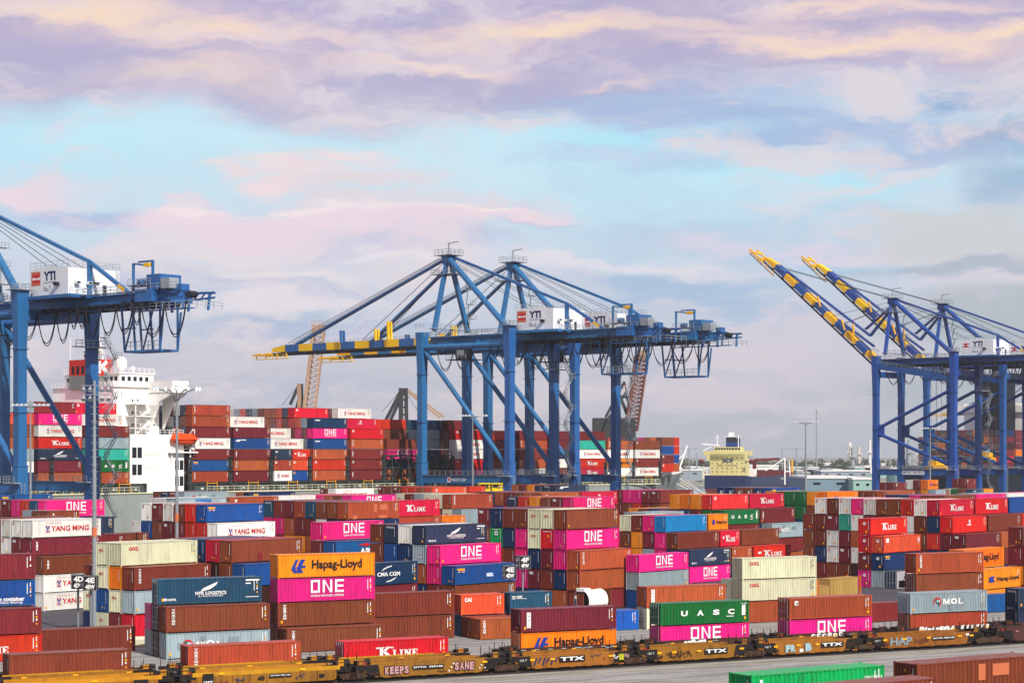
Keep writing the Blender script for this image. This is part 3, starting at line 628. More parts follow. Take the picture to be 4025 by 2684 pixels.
# which containers show largest in the view: a small painter's raster of their boxes, far to near
GW, GH = 512, 341; grid = [-1] * (GW * GH)
def paint_box(idn, pos, rz, L, h):
    ca, sa = math.cos(rz), math.sin(rz)
    def pj(x, y, z):
        X, Y, Z = pos[0] + ca*x - sa*y, pos[1] + sa*x + ca*y, pos[2] + z
        return ((CX + X * F / Y) / 4025 * GW, (YH + (H - Z) * F / Y) / 2684 * GH)
    W = CW
    for q in (((0,0,h),(L,0,h),(L,W,h),(0,W,h)), ((0,0,0),(0,W,0),(0,W,h),(0,0,h)), ((0,0,0),(L,0,0),(L,0,h),(0,0,h))):
        ps = [pj(*c) for c in q]; y0, y1 = max(0, int(min(p[1] for p in ps))), min(GH - 1, int(max(p[1] for p in ps)))
        for y in range(y0, y1 + 1):
            xs = []; yc = y + .5
            for (xa, ya), (xb, yb) in zip(ps, ps[1:] + ps[:1]):
                if (ya <= yc) != (yb <= yc): xs.append(xa + (yc - ya) * (xb - xa) / (yb - ya))
            if len(xs) >= 2:
                for x in range(max(0, int(min(xs) + .5)), min(GW, int(max(xs) + .5))): grid[y * GW + x] = idn
for ie in sorted(range(len(ENT)), key=lambda k: -(ENT[k][1].y - ENT[k][1].z * .02)):
    e = ENT[ie]; paint_box(ie, e[1], e[2], {40: 12.192, 20: 6.058}[e[3]], e[4])
shown = {}
for g_ in grid:
    if g_ >= 0: shown[g_] = shown.get(g_, 0) + 1
KEEP = set(sorted(shown, key=lambda k: -shown[k])[:300])
seen = {}
for ie, e in enumerate(ENT):
    tok, p, rz, size, h, key, desc, bay_, col, i, group = e
    if ie not in KEEP:
        tt = tok.replace('+D', ''); em_ = tt.split('.')[1] if '.' in tt else None; tt = tt.split('.')[0]
        fill_box(tt.split('/')[0], p, rz, {40: 12.192, 20: 6.058}[size], h, '+D' in tok or group == GS, tt.split('/')[1] if '/' in tt else None, em_); continue
    t = tok.replace('+D', '').split('.')[0]; c = COLR[t.split('/')[0]][0]; m = MARKNAME.get(t.split('/')[1], '') if '/' in t else ''
    cs = sorted(cols_in[(key, bay_)]); bs = sorted(bays_in[key])
    lab = '%s container' % c; tail = ''
    if len(stack_n[(key, bay_, col)]) > 1:
        ns = sorted(stack_n[(key, bay_, col)]); r = ns.index(i); tail += ', ' + (('top' if r == 0 else DOWN[r] + ' down') if r < len(ns) - 1 or len(ns) > 4 else 'lowest')
    if len(cs) > 1: 
        r = cs.index(col); tail += ' in %s column' % ORD[min(r, 12)]
    if len(bs) > 1 and bs.index(bay_) > 0: tail += ', %s bay right' % ('next', 'second', 'third', 'fourth', 'fifth')[bs.index(bay_) - 1]
    tail += ', ' + desc
    if tail.startswith(' in'): tail = ',' + tail
    full = lab + (' ' + m if m else '') + tail
    if words(full) > 16: full = lab + tail
    if words(full) > 16: full = full.replace(' container', '', 1).replace(' column', ' column')
    if words(full) > 16: print('LONG', words(full), full)
    if full in seen: print('DUP', full)
    seen[full] = 1
    ship = group == GS
    container(tok, p, rz, size, h, full, group, detail=(0 if ship and p.y > 560 else (1 if ship else 2)))
fo = FILL.build('container_stack', FILLM())
fo['kind'] = 'stuff'; tag(fo, 'remaining containers filling the stacks behind and on the ship', 'containers')
print('containers', NCONT[0])
# ================================================================ quay cranes
def blue(name, hx, dirt=.4): return paint(name, hx, .42, dirt, scale=.25, jitter=.06, dirtcol='#0c1e30', spec=.5)
BLU = blue('crane_blue_paint', '#1f6399'); BLU2 = blue('crane_deep_blue_paint', '#0c4790'); YEL = paint('crane_yellow_paint', '#f2b705', .45, .15, scale=.3, jitter=.05)
GALV = paint('galvanised_rail', '#9aa2a6', .5, .2, scale=.5, metal=.2); DKST = paint('dark_machinery', '#1b2026', .6, .3); CABLE = flat('black_cable', '#121316', .7)
HOUSEW = paint('machinery_house_white', '#dfe2e2', .45, .22, scale=.4, jitter=.03, dirtcol='#8a8478'); GLASS = flat('dark_glass', '#10181e', .15, spec=.6); ROPE = flat('wire_rope', '#3a3f45', .6)
QL, QE = LV(B_), EV(B_)
def quay_crane(loc, label, blu, boom=0.0, kbrace=False, title='No.6', flagy=True, hs=0.0, house_u=2.5, mark=True, trolley=-30.0, spread=None):
    """local x = along the rail (u), y = towards the water (v), z up; origin under the near landside leg"""
    root = empty('quay_crane', loc, R(90 - B_)); tag(root, label, 'crane', 'quay cranes')
    G = 31.7; S = 18.1; ZT = 56.0 + hs; ZB = 2.2; M = [blu, YEL, GALV, DKST]
    def part(name, fn, mats=M, par=root):
        mb = MB(); fn(mb); return mb.build(name, mats, par)
    # legs, each a part
    for (u, v) in ((0, 0), (S, 0), (0, G), (S, G)):
        def leg(mb, u=u, v=v):
            mb.bar((u, v, ZB), (u, v, 20), 2.5, 2.0, up=(0, 1, 0)); mb.bar((u, v, 20.01), (u, v, 44), 2.1, 1.8, up=(0, 1, 0))
            mb.bar((u, v, 44.01), (u, v, ZT - (0 if v == 0 and u == 0 else .6)), 2.1, 1.8, up=(0, 1, 0), w2=3.0, h2=2.4)
            for z in (14, 20, 31, 44): mb.box(u - 1.32, v - 1.15, z - .12, u + 1.32, v + 1.15, z + .12)
        l = part('leg', leg)
        def bog(mb, u=u, v=v):
            mb.box(u - 4.2, v - .7, .9, u + 4.2, v + .7, 2.2)
            for k in range(-3, 5): mb.tube((u + k*1.1 - .55, v - .35, .45), (u + k*1.1 - .55, v + .35, .45), .42, 10, 3)
        part('wheel_bogie', bog, par=l)
    for v in (0, G):
        part('sill_beam', lambda mb, v=v: mb.box(1.3, v - .8, 3.0, S - 1.3, v + .8, 5.2))
    for v in (.45, G - .45):
        part('cross_beam', lambda mb, v=v: mb.box(.9, v - .45, 50, S - .9, v + .45, 52.2))
    for u in (0, S):
        def tie(mb, u=u):
            mb.box(u - .8, 1.2, 14.4, u + .8, G - 1.2, 16.6)
        tb = part('portal_beam', tie)
        def rl(mb, u=u): mb.rail([(u - 1.0, 1.3, 16.6), (u - 1.0, G - 1.3, 16.6)], 1.2, .05, 2.1); mb.box(u - 1.1, 1.3, 16.58, u - .7, G - 1.3, 16.66); mb.rail([(u - 3.0, -2.2, 16.6), (u - 3.0, 1.5, 16.6)], 1.2, .05, 1.8); mb.box(u - 3.1, -2.2, 16.4, u - 1.2, 1.5, 16.58)
        part('walkway_railing', rl, [GALV], tb)
        def top(mb, u=u): mb.tube((u, .9, 51.2), (u, G - .9, 51.2), .85, 10)
        if not kbrace: part('upper_tie', top)
        else:
            def top2(mb, u=u): mb.bar((u, .9, 49.0), (u, G - .9, 54.0), 1.5, 1.9)
            tt = part('upper_tie', top2)
            def rr(mb, u=u): mb.rail([(u - .9, 1.2, 50.0), (u - .9, G - 1.2, 54.9)], 1.2, .05, 2.0)
            part('walkway_railing', rr, [GALV], tt)
        def brace(mb, u=u):
            if not kbrace:
                mb.tube((u, G - 1.2, 50.2), (u, 1.4, 19.6), .68, 10)
                for p in ((G - 1.0, 50.4), (1.2, 19.0)): mb.box(u - .12, p[0] - 1.4, p[1] - 1.8, u + .12, p[0] + 1.4, p[1] + 1.6)
            else:
                mb.tube((u, G - 1.0, 31.5), (u, 1.0, 45.0), .62, 9); mb.tube((u, G - 1.0, 29.5), (u, 1.0, 18.0), .62, 9)
                mb.box(u - .3, G - 3.4, 28.2, u + .3, G - .8, 32.8)
        part('diagonal_brace', brace)
    if mark:
        gs = [(fit(T('PACECO CORP', .02), 0, 0, 5.2, .8), 'white')]
        if kbrace: gs = [([rect(-.4, -.3, 8.6, 1.1)], 'white'), (fit(T('MITSUI  PACECO', .02), 0, 0, 8.2, .8), 'navy')]
        else: gs = [([rect(-1.6, -.3, -.4, 1.1)], 'white'), ([disc(-1.0, .4, .4)], 'red')] + gs
        me = face_mesh('maker_sign', gs, lambda a, b, i: (-.82 - .01 * i, 20 - a, 15.0 + b))
        link('maker_sign', me, root)
    # girder: landside part
    ZG0, ZG1 = 52.4 + hs, 54.4 + hs; UC = S / 2; GB = -36.0
    def girder(mb):
        mb.box(UC - 2.1, GB, ZG0, UC + 2.1, G + 3.5, ZG1); mb.box(UC - 2.5, GB, ZG1 - .22, UC + 2.5, G + 3.4, ZG1 + .02)
        for v in range(int(GB), int(G) + 4, 8): mb.box(UC - 3.2, v, ZG0 - .9, UC + 3.2, v + .7, ZG0 - .003)
        for du in (-3.0, 3.0): mb.box(UC + du - .3, GB, ZG0 - .9, UC + du + .3, G + 3.5, ZG0 - .35, 3)
        for v in range(int(GB) + 1, int(G) + 3, 3): mb.box(UC - 5.0, v, ZG0 - .55, UC - 4.0, v + .3, ZG0 - .1, 3)
        mb.bar((UC - 4.7, GB, ZG0 - .3), (UC - 4.7, G, ZG0 - .3), .22, mi=3)
    g = part('girder', girder)
    def grail(mb):
        mb.rail([(UC - 5.2, GB, ZG1), (UC - 5.2, -13.6, ZG1)], 1.2, .05, 2.2); mb.box(UC - 5.4, GB, ZG1 - .1, UC - 4.0, -13.6, ZG1)
        mb.rail([(UC - 5.2, 2.5, ZG1), (UC - 5.2, G + 3, ZG1)], 1.2, .05, 2.2); mb.box(UC - 5.4, 2.5, ZG1 - .1, UC - 4.0, G + 3, ZG1)
        mb.rail([(-1.4, -1.4, ZT), (1.4, -1.4, ZT), (1.4, 1.4, ZT), (-1.4, 1.4, ZT)], 1.3, .05, 1.4, closed=True); mb.box(-2.2, -1.9, ZT, 2.2, 1.9, ZT + .15)
        mb.rail([(-1.5, G - 2, ZT + .4), (-1.5, G + 1, ZT + .4)], 1.2, .05, 1.5); mb.rail([(-1, 3, ZT - 1.8), (-1, G - 2, ZT - 1.8)], 1.2, .05, 2.4)
        mb.rail([(2, G - 3, ZT + .6), (S - 2, G - 3, ZT + .6)], 1.2, .05, 2.0); mb.box(1, G - 3.2, ZT + .4, S - 1, G - 1.5, ZT + .58)
    part('walkway_railing', grail, [GALV], g)
    # boom
    def bp(v, z=0.0, du=0.0):
        a = R(boom); hv, hz = G + 4.2, ZG0 + 1.0
        return Vector((UC + du, hv + (v - hv) * math.cos(a) - z * math.sin(a), hz + (v - hv) * math.sin(a) + z * math.cos(a)))
    VT = 100.5; segs = 11; sl = (VT - (G + 4.2)) / segs
    def boomf(mb):
        for i in range(segs):
            v0 = G + 4.2 + i * sl; v1 = v0 + sl; mi = 1 if (segs - 1 - i) % 2 == 0 else 0
            tip = i == segs - 1
            mb.bar(bp(v0, .1), bp(v1, -.3 if tip else .1), 3.6, 2.1, mi=mi, up=bp(0, 1) - bp(0, 0), h2=1.1 if tip else 2.1)
            mb.bar(bp(v0 + .6, -1.35, -2.5), bp(v0 + .6, -1.35, 2.5), .5, .7, mi=3)
        for du in (-2.1, 2.1): mb.bar(bp(G + 4.2, -1.5, du), bp(VT, -1.5, du), .5, .6, mi=3)
    b = part('boom', boomf)
    def tipf(mb):
        mb.box(0, 0, 0, .01, .01, .01)
        for du in (-2.6, 2.6): mb.bar(bp(VT - 1, -1.6, du), bp(VT + 7.5, -1.6, du), .5, .5, mi=1)
        mb.bar(bp(VT + 1, -1.5, -2.6), bp(VT + 1, -1.5, 2.6), 1.6, .9, mi=1); mb.bar(bp(VT + 5, -1.5, -2.6), bp(VT + 5, -1.5, 2.6), 1.4, .7, mi=1)
        mb.bar(bp(VT - 8, -2.9, -2.2), bp(VT + 6.5, -2.9, -2.2), 1.0, .18, mi=1 if boom == 0 else 2); mb.rail([bp(VT - 8, -2.9, -2.8), bp(VT + 6.5, -2.9, -2.8)], 1.2, .05, 2, mi=1)
        for v in (VT - 7, VT - 3, VT + 2, VT + 6): mb.bar(bp(v, -2.9, -2.4), bp(v, -1.2, -2.4), .2, mi=1)
    part('boom_tip_platform', tipf, par=b)
    def horns(mb):
        for v, hgt in ((51, 5.2), (56, 3.2), (70, 3.4)):
            if boom == 0: 
                for du in (-2.6, -1.4): mb.bar(bp(v, 1.0, du), bp(v + .2, hgt + 1, du), .55, mi=1 if v != 70 else 0)
            else: mb.bar(bp(v - 2, 1.0, -2.6), bp(v + 1.5, hgt, -2.6), .5, mi=1)
        mb.rail([bp(G + 8, 1.1, 3.6), bp(VT - 10, 1.1, 3.6)], 1.1, .035, 3.0, mi=2)
    part('boom_bracket', horns, par=b)
    # A-frame
    AP = Vector((UC, 30.2, 76.8 + hs))
    def aframe(mb):
        for u in (2.2, S - 2.2):
            mb.bar((u, G - 2.5, ZT), (UC + (u - UC) * .12, AP.y, AP.z - 1.5), 1.15, 1.15, w2=.95)
        mb.bar((UC - 1.6, AP.y, AP.z - 1), (UC + 1.6, AP.y, AP.z - 1), 2.2, 2.4); mb.box(UC - 1.8, AP.y - 2.6, AP.z - 5.2, UC + 1.8, AP.y + 2.6, AP.z - 4.9)
        mb.tube((UC - 1.2, AP.y - 1, AP.z - .6), (0, .3, ZT - 1.0), .8, 10)
    a = part('apex_frame', aframe)
    def aplat(mb):
        mb.rail([(UC - 2.6, AP.y - 3, AP.z + .3), (UC + 2.6, AP.y - 3, AP.z + .3), (UC + 2.6, AP.y + 3, AP.z + .3), (UC - 2.6, AP.y + 3, AP.z + .3)], 1.4, .05, 1.5, closed=True)
        mb.box(UC - 2.7, AP.y - 3.1, AP.z + .1, UC + 2.7, AP.y + 3.1, AP.z + .25)
        mb.rail([(UC - 3, AP.y - 4, AP.z - 5), (UC + 3, AP.y - 4, AP.z - 5), (UC + 3, AP.y + 4, AP.z - 5), (UC - 3, AP.y + 4, AP.z - 5)], 1.3, .05, 1.5, closed=True); mb.box(UC - 3, AP.y - 4, AP.z - 5.15, UC + 3, AP.y + 4, AP.z - 5)
        mb.bar((UC, AP.y, AP.z), (UC, AP.y, AP.z + 3.6), .3); mb.bar((UC, AP.y, AP.z + 3.6), (UC, AP.y - 3.6, AP.z + 3.8), .25); mb.tube((UC + 2, AP.y - 2.4, AP.z), (UC + 2, AP.y - 2.4, AP.z + 2.2), .05, 5)
        # stair down the rear leg
        z = AP.z - 5; u = S - 4.5; f = 0
        while z > ZT + 2:
            mb.bar((u - f, G - 4.2, z), (u + 1.6 - f, G - 2.2 - (f % 2), z - 4), .18, .5); mb.rail([(u + .8, G - 4.4, z - 4), (u + 2.8, G - 4.4, z - 4)], 1.1, .05, 1); mb.box(u + .6, G - 4.6, z - 4.12, u + 3, G - 2.6, z - 4)
            z -= 4; u += .35
    part('apex_platform', aplat, [GALV], a)
    # stays
    def stays(mb):
        for du in (-.5, .5):
            if boom == 0:
                mb.bar(AP + Vector((du * .5, .6, -.5)), bp(91.5, 1.2, du), .5, .6); mb.bar(AP + Vector((du * .5, .6, -3.4)), bp(59.5, 1.2, du), .48, .55)
            else:
                k = bp(62, 4.2, du); mb.bar(AP + Vector((du * .5, .6, -4.0)), Vector((UC + du, 39.5, ZT + 7.5)), .6); mb.bar(Vector((UC + du, 39.5, ZT + 7.5)), bp(90, 1.4, du), .6)
                mb.bar(AP + Vector((du * .5, .6, -3.0)), Vector((UC + du, 41.5, ZT + 10)), .5); mb.bar(Vector((UC + du, 38, ZT + 3.6)), bp(60, 1.3, du), .55)
        for du in (0.0,):
            kn = Vector((UC + du - 1.5, -13.2, 61.6 + hs)); mb.bar(AP + Vector((du * .4, -1.6, -.3)), kn, .8, .66)
            mb.bar(kn, (UC + du, -24.5, ZG1 + .1), .7, .7); mb.bar(kn, (kn.x, -13.2, ZG1), .8, .8)
            mb.bar(kn.lerp(Vector((UC + du, -24.5, ZG1)), .72), kn.lerp(Vector((UC + du, -24.5, ZG1)), .88), .76, .76, mi=1)
    part('stay_bar', stays)
    def ropes(mb):
        for du, dz, vv in ((-1.5, .4, 93), (-.9, .2, 92), (.9, 0, 91), (-1.2, -1.2, 62), (1.0, -2.6, 58), (-.6, -2.8, 57)):
            mb.bar(AP + Vector((du * .4, .5, dz)), bp(vv, 1.4, du * 1.6), .13)
        for du in (-1.6, 1.4): mb.bar(AP + Vector((du * .4, -1, -.4)), (UC + du, -7, 61 + hs), .11); mb.bar(AP + Vector((du * .4, -1, -1.2)), (UC + du, -2, 60 + hs), .11)
    part('hoist_rope', ropes, [ROPE])
    # machinery house
    u0, u1, v0, v1, z0, z1 = house_u, house_u + 13, -12.8, .0, 54.7 + hs, 60.2 + hs
    def house(mb):
        mb.box(u0, v0, z0, u1, v1, z1)
        m = (v0 + v1) / 2; mb.quad([(u0, v0, z1), (u0, v1, z1), (u0, m, z1 + .7)]); mb.quad([(u1, v0, z1), (u1, v1, z1), (u1, m, z1 + .7)])
        mb.quad([(u0, v0, z1 + .01), (u1, v0, z1 + .01), (u1, m, z1 + .71), (u0, m, z1 + .71)]); mb.quad([(u0, m, z1 + .71), (u1, m, z1 + .71), (u1, v1, z1 + .01), (u0, v1, z1 + .01)])
    hh = part('machinery_house', house, [HOUSEW])
    def hbase(mb): mb.box(u0 - 1.4, v0 - 2.4, z0 - .7, u1 + .6, v1 + 1, z0 - .02); mb.bar((u0 + 2, v0 + 3, ZG1), (u0 + 2, v0 + 3, z0 - .7), 3.2, 6)
    part('house_base', hbase)
    def hrail(mb):
        mb.rail([(u0, v1, z1 + .05), (u0, v0, z1 + .05), (u1, v0, z1 + .05), (u1, v1, z1 + .05)], 1.4, .035, 1.8, closed=True)
        mb.rail([(u0 - 1.2, v0 - 2.2, z0), (u1 + .4, v0 - 2.2, z0)], 1.2, .045, 1.8); mb.rail([(u1 - 1, v0 - .1, z0), (u1 - 1, v0 - .1, z1)], 1, .03, 9)
        for i in range(14): mb.bar((u1 - .9, v0 - .3, z0 + i * .4), (u1 - .2, v0 - .3, z0 + i * .4), .06)
    part('roof_railing', hrail, [GALV], hh)
    part('air_conditioner', lambda mb: mb.box(u0 - .9, v0 + 2.9, z0 + 1.9, u0 - .01, v0 + 3.8, z0 + 2.6), [DKST], hh)
    for a in (1.4, 4.4):
        def ac(mb, a=a): mb.box(u0 + a, v0 - .9, z0 + 2.2, u0 + a + 1.1, v0 - .01, z0 + 2.8, 1); mb.box(u0 + a + .1, v0 - .93, z0 + 2.3, u0 + a + 1.0, v0 - .91, z0 + 2.7, 0)
        part('air_conditioner', ac, [DKST, HOUSEW], hh)
    part('door', lambda mb: mb.box(u0 + 8.6, v0 - .04, z0 + .1, u0 + 9.6, v0 - .01, z0 + 2.3, 0), [DKST], hh); part('canopy', lambda mb: mb.box(u0 + 6.2, v0 - .5, z0 + 2.6, u0 + 7.6, v0 - .01, z0 + 2.8, 0), [DKST], hh)
    big = [(fit(T('YTI', .05), 4.6, 3.1, 8.6, 5.0), 'navy'), (fit(T('Yusen Terminals Inc.', .0), 4.6, 2.55, 9.0, 2.95), 'navy'), (fit(T(title, .0), 4.6, .9, 6.9, 2.0), 'black')]
    flag = [([rect(.4, 2.2, 3.5, 5.1)], 'rustpatch'), ([rect(.8, 3.9, 3.3, 4.6), rect(.8, 2.8, 3.3, 3.4)], 'red'), ([rect(.8, 3.4, 3.3, 3.9)], 'white'), (fit(T('YTI', .02), 1.5, 3.4, 2.7, 3.9), 'red')]
    if kbrace: flag = [([rect(.8, 3.9, 3.3, 4.3), rect(.8, 2.9, 3.3, 3.3)], 'red'), ([rect(1.6, 3.2, 2.5, 4.0)], 'red')]
    for nm_, gg in (('flag_panel', flag), ('lettering', big[:2]), ('lettering', big[2:])):
        me = face_mesh(nm_, gg, lambda a, b, i: (u0 - .015 - .006 * i, v1 - a, z0 + b)); link(nm_, me, hh)
    # rear service platforms and trolley
    def rear(mb):
        mb.box(UC - 4.2, GB - 11.5, ZG0 - 2.0, UC - 2.6, GB + 6, ZG0 - 1.8, 0); mb.rail([(UC - 4.2, GB - 11.5, ZG0 - 1.8), (UC - 4.2, GB + 6, ZG0 - 1.8)], 1.3, .06, 2.0, mi=2)
        mb.rail([(UC - 4.2, GB - 11.5, ZG0 - 1.8), (UC + 4.2, GB - 11.5, ZG0 - 1.8)], 1.3, .06, 2.0, mi=2)
        for du in (-3.2, 3.2):
            mb.bar((UC + du, GB, ZG1 - .2), (UC + du, GB - 10.5, ZG1 - .6), .45, mi=0); mb.bar((UC + du, GB, ZG0 + .2), (UC + du, GB - 10.5, ZG1 - 1.5), .35, mi=0)
            for k in range(5): mb.bar((UC + du, GB - 2*k, ZG0 + .2), (UC + du, GB - 2*k - 2, ZG1 - .3), .2, mi=0)
            for v in (GB + 2, GB - 3, GB - 9): mb.bar((UC + du, v, ZG1 - .5), (UC + du - .4, v, ZG0 - 1.9), .4, mi=0)
        mb.tube((UC - 3.4, GB - 10.2, ZG1 - 1.2), (UC - 1.4, GB - 10.2, ZG1 - 1.2), .7, 10, 3)
        mb.box(UC - 5.2, GB - 1.5, ZG0 - .2, UC + 5.2, GB + 3.5, ZG1 + .3, 0)
        mb.box(UC - 4.4, GB - 3, ZG1 + .3, UC + 1, GB + 1, ZG1 + 3.1, 0); mb.box(UC - 4.45, GB - 6, ZG1 + .2, UC - 2, GB - 3.4, ZG1 + 2.2, 2); mb.box(UC - 3.6, GB - 8.6, ZG1 - .3, UC - 1.6, GB - 7.0, ZG1 + .9, 0)
        mb.rail([(UC - 5, GB - 9, ZG1), (UC - 5, GB + 5, ZG1)], 1.2, .05, 2, mi=2)
    part('rear_platform', rear)
    def gallows(mb):
        v = GB + 5.5; mb.bar((UC - 4, v, ZG1), (UC - 4, v, ZG1 + 5.6), .42); mb.bar((UC - 4, v - 6, ZG1), (UC - 4, v - 6, ZG1 + 5.8), .42)
        mb.bar((UC - 4, v - .2, ZG1 + 5.5), (UC - 4, v - 3.2, ZG1 + 5.1), .34); mb.bar((UC - 4, v - 1.6, ZG1 + 5.75), (UC - 4, v - 6.1, ZG1 + 5.75), .34)
        mb.box(UC - 4.4, v - 5.4, ZG1 + 4.7, UC - 3.6, v - 3.6, ZG1 + 5.4, 1); mb.box(UC - 5, v - 6.4, ZG1 + 1.0, UC - 2, v + .5, ZG1 + 1.15); mb.rail([(UC - 5, v - 6.4, ZG1 + 1.15), (UC - 5, v + .5, ZG1 + 1.15)], 1.2, .05, 1.5, mi=2)
        mb.tube((UC - 4, v - 1.6, ZG1 + 1.8), (UC - 4, v - 3.4, ZG1 + 1.8), .55, 9, 0)
    part('maintenance_gallows', gallows)
    def cage(mb):
        v0_, v1_ = GB + 10.5, GB - .5; zb = ZG0 - 9.6
        for v in (v0_, v0_ - 3.4, v1_): 
            for du in (-2.2, 2.2): mb.bar((UC + du, v + (1.2 if v != v1_ else 0), ZG0 + .6), (UC + du, v, zb), .34)
        for v in (v0_, v0_ - 3.4, v1_): mb.bar((UC - 2.2, v, zb), (UC + 2.2, v, zb), .4)
        for du in (-2.2, 2.2):
            mb.bar((UC + du, v0_, zb), (UC + du, v1_, zb), .4); mb.bar((UC + du, v0_, zb + 4.6), (UC + du, v0_ - 3.4, zb + 4.6), .26); mb.bar((UC + du, v0_, zb), (UC + du, v0_ - 3.4, ZG0 - 1), .26)
            mb.bar((UC + du, v0_ + 1.2, ZG0 + .6), (UC + du, v0_ - 3.4 + 1.2, ZG0 + .6), .4); mb.bar((UC + du, v1_, zb), (UC + du, v1_ - 1, ZG0 - 2), .3)
        mb.rail([(UC - 2.2, v0_, zb + .3), (UC - 2.2, v1_, zb + .3)], 1.6, .06, 2, mi=2)
    part('hanging_cage', cage)
    def trol(mb):
        v = trolley; mb.box(UC - 4, v - 3, ZG0 - .4, UC + 4, v + 3, ZG0 + .6, 0); mb.box(UC - 5.6, v - 1, ZG0 - 4.4, UC - 2.8, v + 2.4, ZG0 - 1.2, 3); mb.box(UC - 5.7, v - .6, ZG0 - 3.6, UC - 5.62, v + 2, ZG0 - 2, 2)
        mb.box(UC - 5.8, v - 1.4, ZG0 - 4.6, UC + 1, v + 6, ZG0 - 4.4, 3); mb.rail([(UC - 5.8, v - 1.4, ZG0 - 4.4), (UC - 5.8, v + 6, ZG0 - 4.4)], 1.2, .05, 1.5, mi=2)
    part('trolley', trol)
    def festoon(mb):
        v = 30.0
        rr = random.Random(sum(map(ord, title)) + 3)
        while v > GB - 6:
            w = rr.choice((4.6, 6.4, 7.2, 5.2, 2.6)); dp = 5.4 + rr.random() * 2.0 if w > 3 else 4.0
            for k in range(2):
                pts = []
                for i in range(11):
                    t = i / 10; pts.append((UC - 5.0 - .12*k, v - w * t, ZG0 - .7 - (dp - .5*k) * (1 - (2*t - 1) ** 2) ** .8))
                mb.chain(pts, .1, 5)
            v -= w
    part('festoon_cable', festoon, [CABLE])
    # leg stairs and mid platforms on the landside leg away from the viewer
    def stair(mb):
        u = S; z = 5.0; k = 0
        while z < 47:
            x0, x1 = (u + 1.5, u + 4.4) if k % 2 == 0 else (u + 4.4, u + 1.5); z1_ = z + 4.2
            for yy in (-2.9, -2.1): mb.bar((x0, yy, z), (x1, yy, z1_), .09, .2); mb.bar((x0, yy, z + 1.1), (x1, yy, z1_ + 1.1), .06)
            for i in range(9): t_ = i / 9; mb.box(x0 + (x1 - x0) * t_ - .12, -2.9, z + 4.2 * t_, x0 + (x1 - x0) * t_ + .12, -2.1, z + 4.2 * t_ + .05)
            if k % 2: 
                mb.box(u + .9, -3.2, z1_, u + 2.2, -1.0, z1_ + .1); mb.rail([(u + .9, -3.2, z1_), (u + 2.2, -3.2, z1_)], 1.2, .045, 1.3)
            else:
                mb.box(u + 3.8, -3.2, z1_, u + 5.4, -1.8, z1_ + .1); mb.rail([(u + 3.8, -3.2, z1_), (u + 5.4, -3.2, z1_), (u + 5.4, -1.8, z1_)], 1.2, .045, 1.3); mb.bar((u + 5, -1.9, z1_), (u + 1.2, -1, z1_ - 2.6), .1)
            z = z1_; k += 1
        for i in range(60): mb.bar((u + 1.25, -.9, 5 + i * .75), (u + 1.25, .0, 5 + i * .75), .07)
        mb.bar((u + 1.15, -.95, 4), (u + 1.15, -.95, 50), .08); mb.bar((u + 1.15, .05, 4), (u + 1.15, .05, 50), .08)
        mb.box(u - 6, -2.6, 44.8, u + 3, -1.2, 45.0); mb.rail([(u - 6, -2.6, 45), (u + 3, -2.6, 45)], 1.3, .06, 1.4)
        mb.bar((-1.2, -2.2, 5), (-1.2, -2.2, 16.6), .09); mb.bar((-.4, -2.2, 5), (-.4, -2.2, 16.6), .09)
        for i in range(18): mb.bar((-1.2, -2.2, 5 + i * .65), (-.4, -2.2, 5 + i * .65), .07)
    part('stair_tower', stair, [GALV])
    if spread:
        v, z = spread
        def sp(mb):
            mb.box(UC - 6, v - 1.2, z, UC + 6, v + 1.2, z + .8, 1); mb.box(UC - 3, v - 1.6, z + .8, UC + 3, v + 1.6, z + 2.6, 1); mb.box(UC - 2, v - 1, z + 2.6, UC + 2, v + 1, z + 3.4, 2)
            for a in (-6, 5.2): mb.box(UC + a, v - 1.4, z - 1.1, UC + a + .8, v + 1.4, z, 1)
        spo = part('spreader', sp)
        def ln(mb):
            for a, c in ((-2, -1), (2, -1), (-2, 1), (2, 1)): mb.bar((UC + a, v + c, z + 3.3), (UC + a, v + c, ZG0), .07)
        part('hoist_rope', ln, [ROPE])
    return root
C0 = Vector((-.6, 528, 0))
quay_crane(C0 + QL * -153, 'blue quay crane with No.7 on its white house, cut by left edge', BLU, title='No.7', mark=False, trolley=20)
quay_crane(C0, 'blue quay crane in front with lowered striped boom and No.6 on white house', BLU, title='No.6', trolley=20)
quay_crane(C0 + QL * 27.0, 'blue quay crane behind the front one, No.5 on its white house', BLU, title='No.5', mark=False, trolley=10)
CR1 = Vector((157.2, 715, 0))
quay_crane(CR1, 'deep blue quay crane at right, leftmost raised striped boom', BLU2, boom=40.5, kbrace=True, title='No.6', hs=2.5, house_u=5, trolley=4, spread=(12, 17))
quay_crane(CR1 + QL * 37.0, 'deep blue quay crane at right edge, second raised striped boom', BLU2, boom=40.5, kbrace=True, title='No.8', hs=2.5, house_u=5, mark=False, trolley=4, spread=(12, 20))

CR3 = Vector((412, 1522, 0))
quay_crane(CR3, 'far quay crane whose lowered striped boom shows behind the right crane legs', BLU2, title='No.9', mark=False)
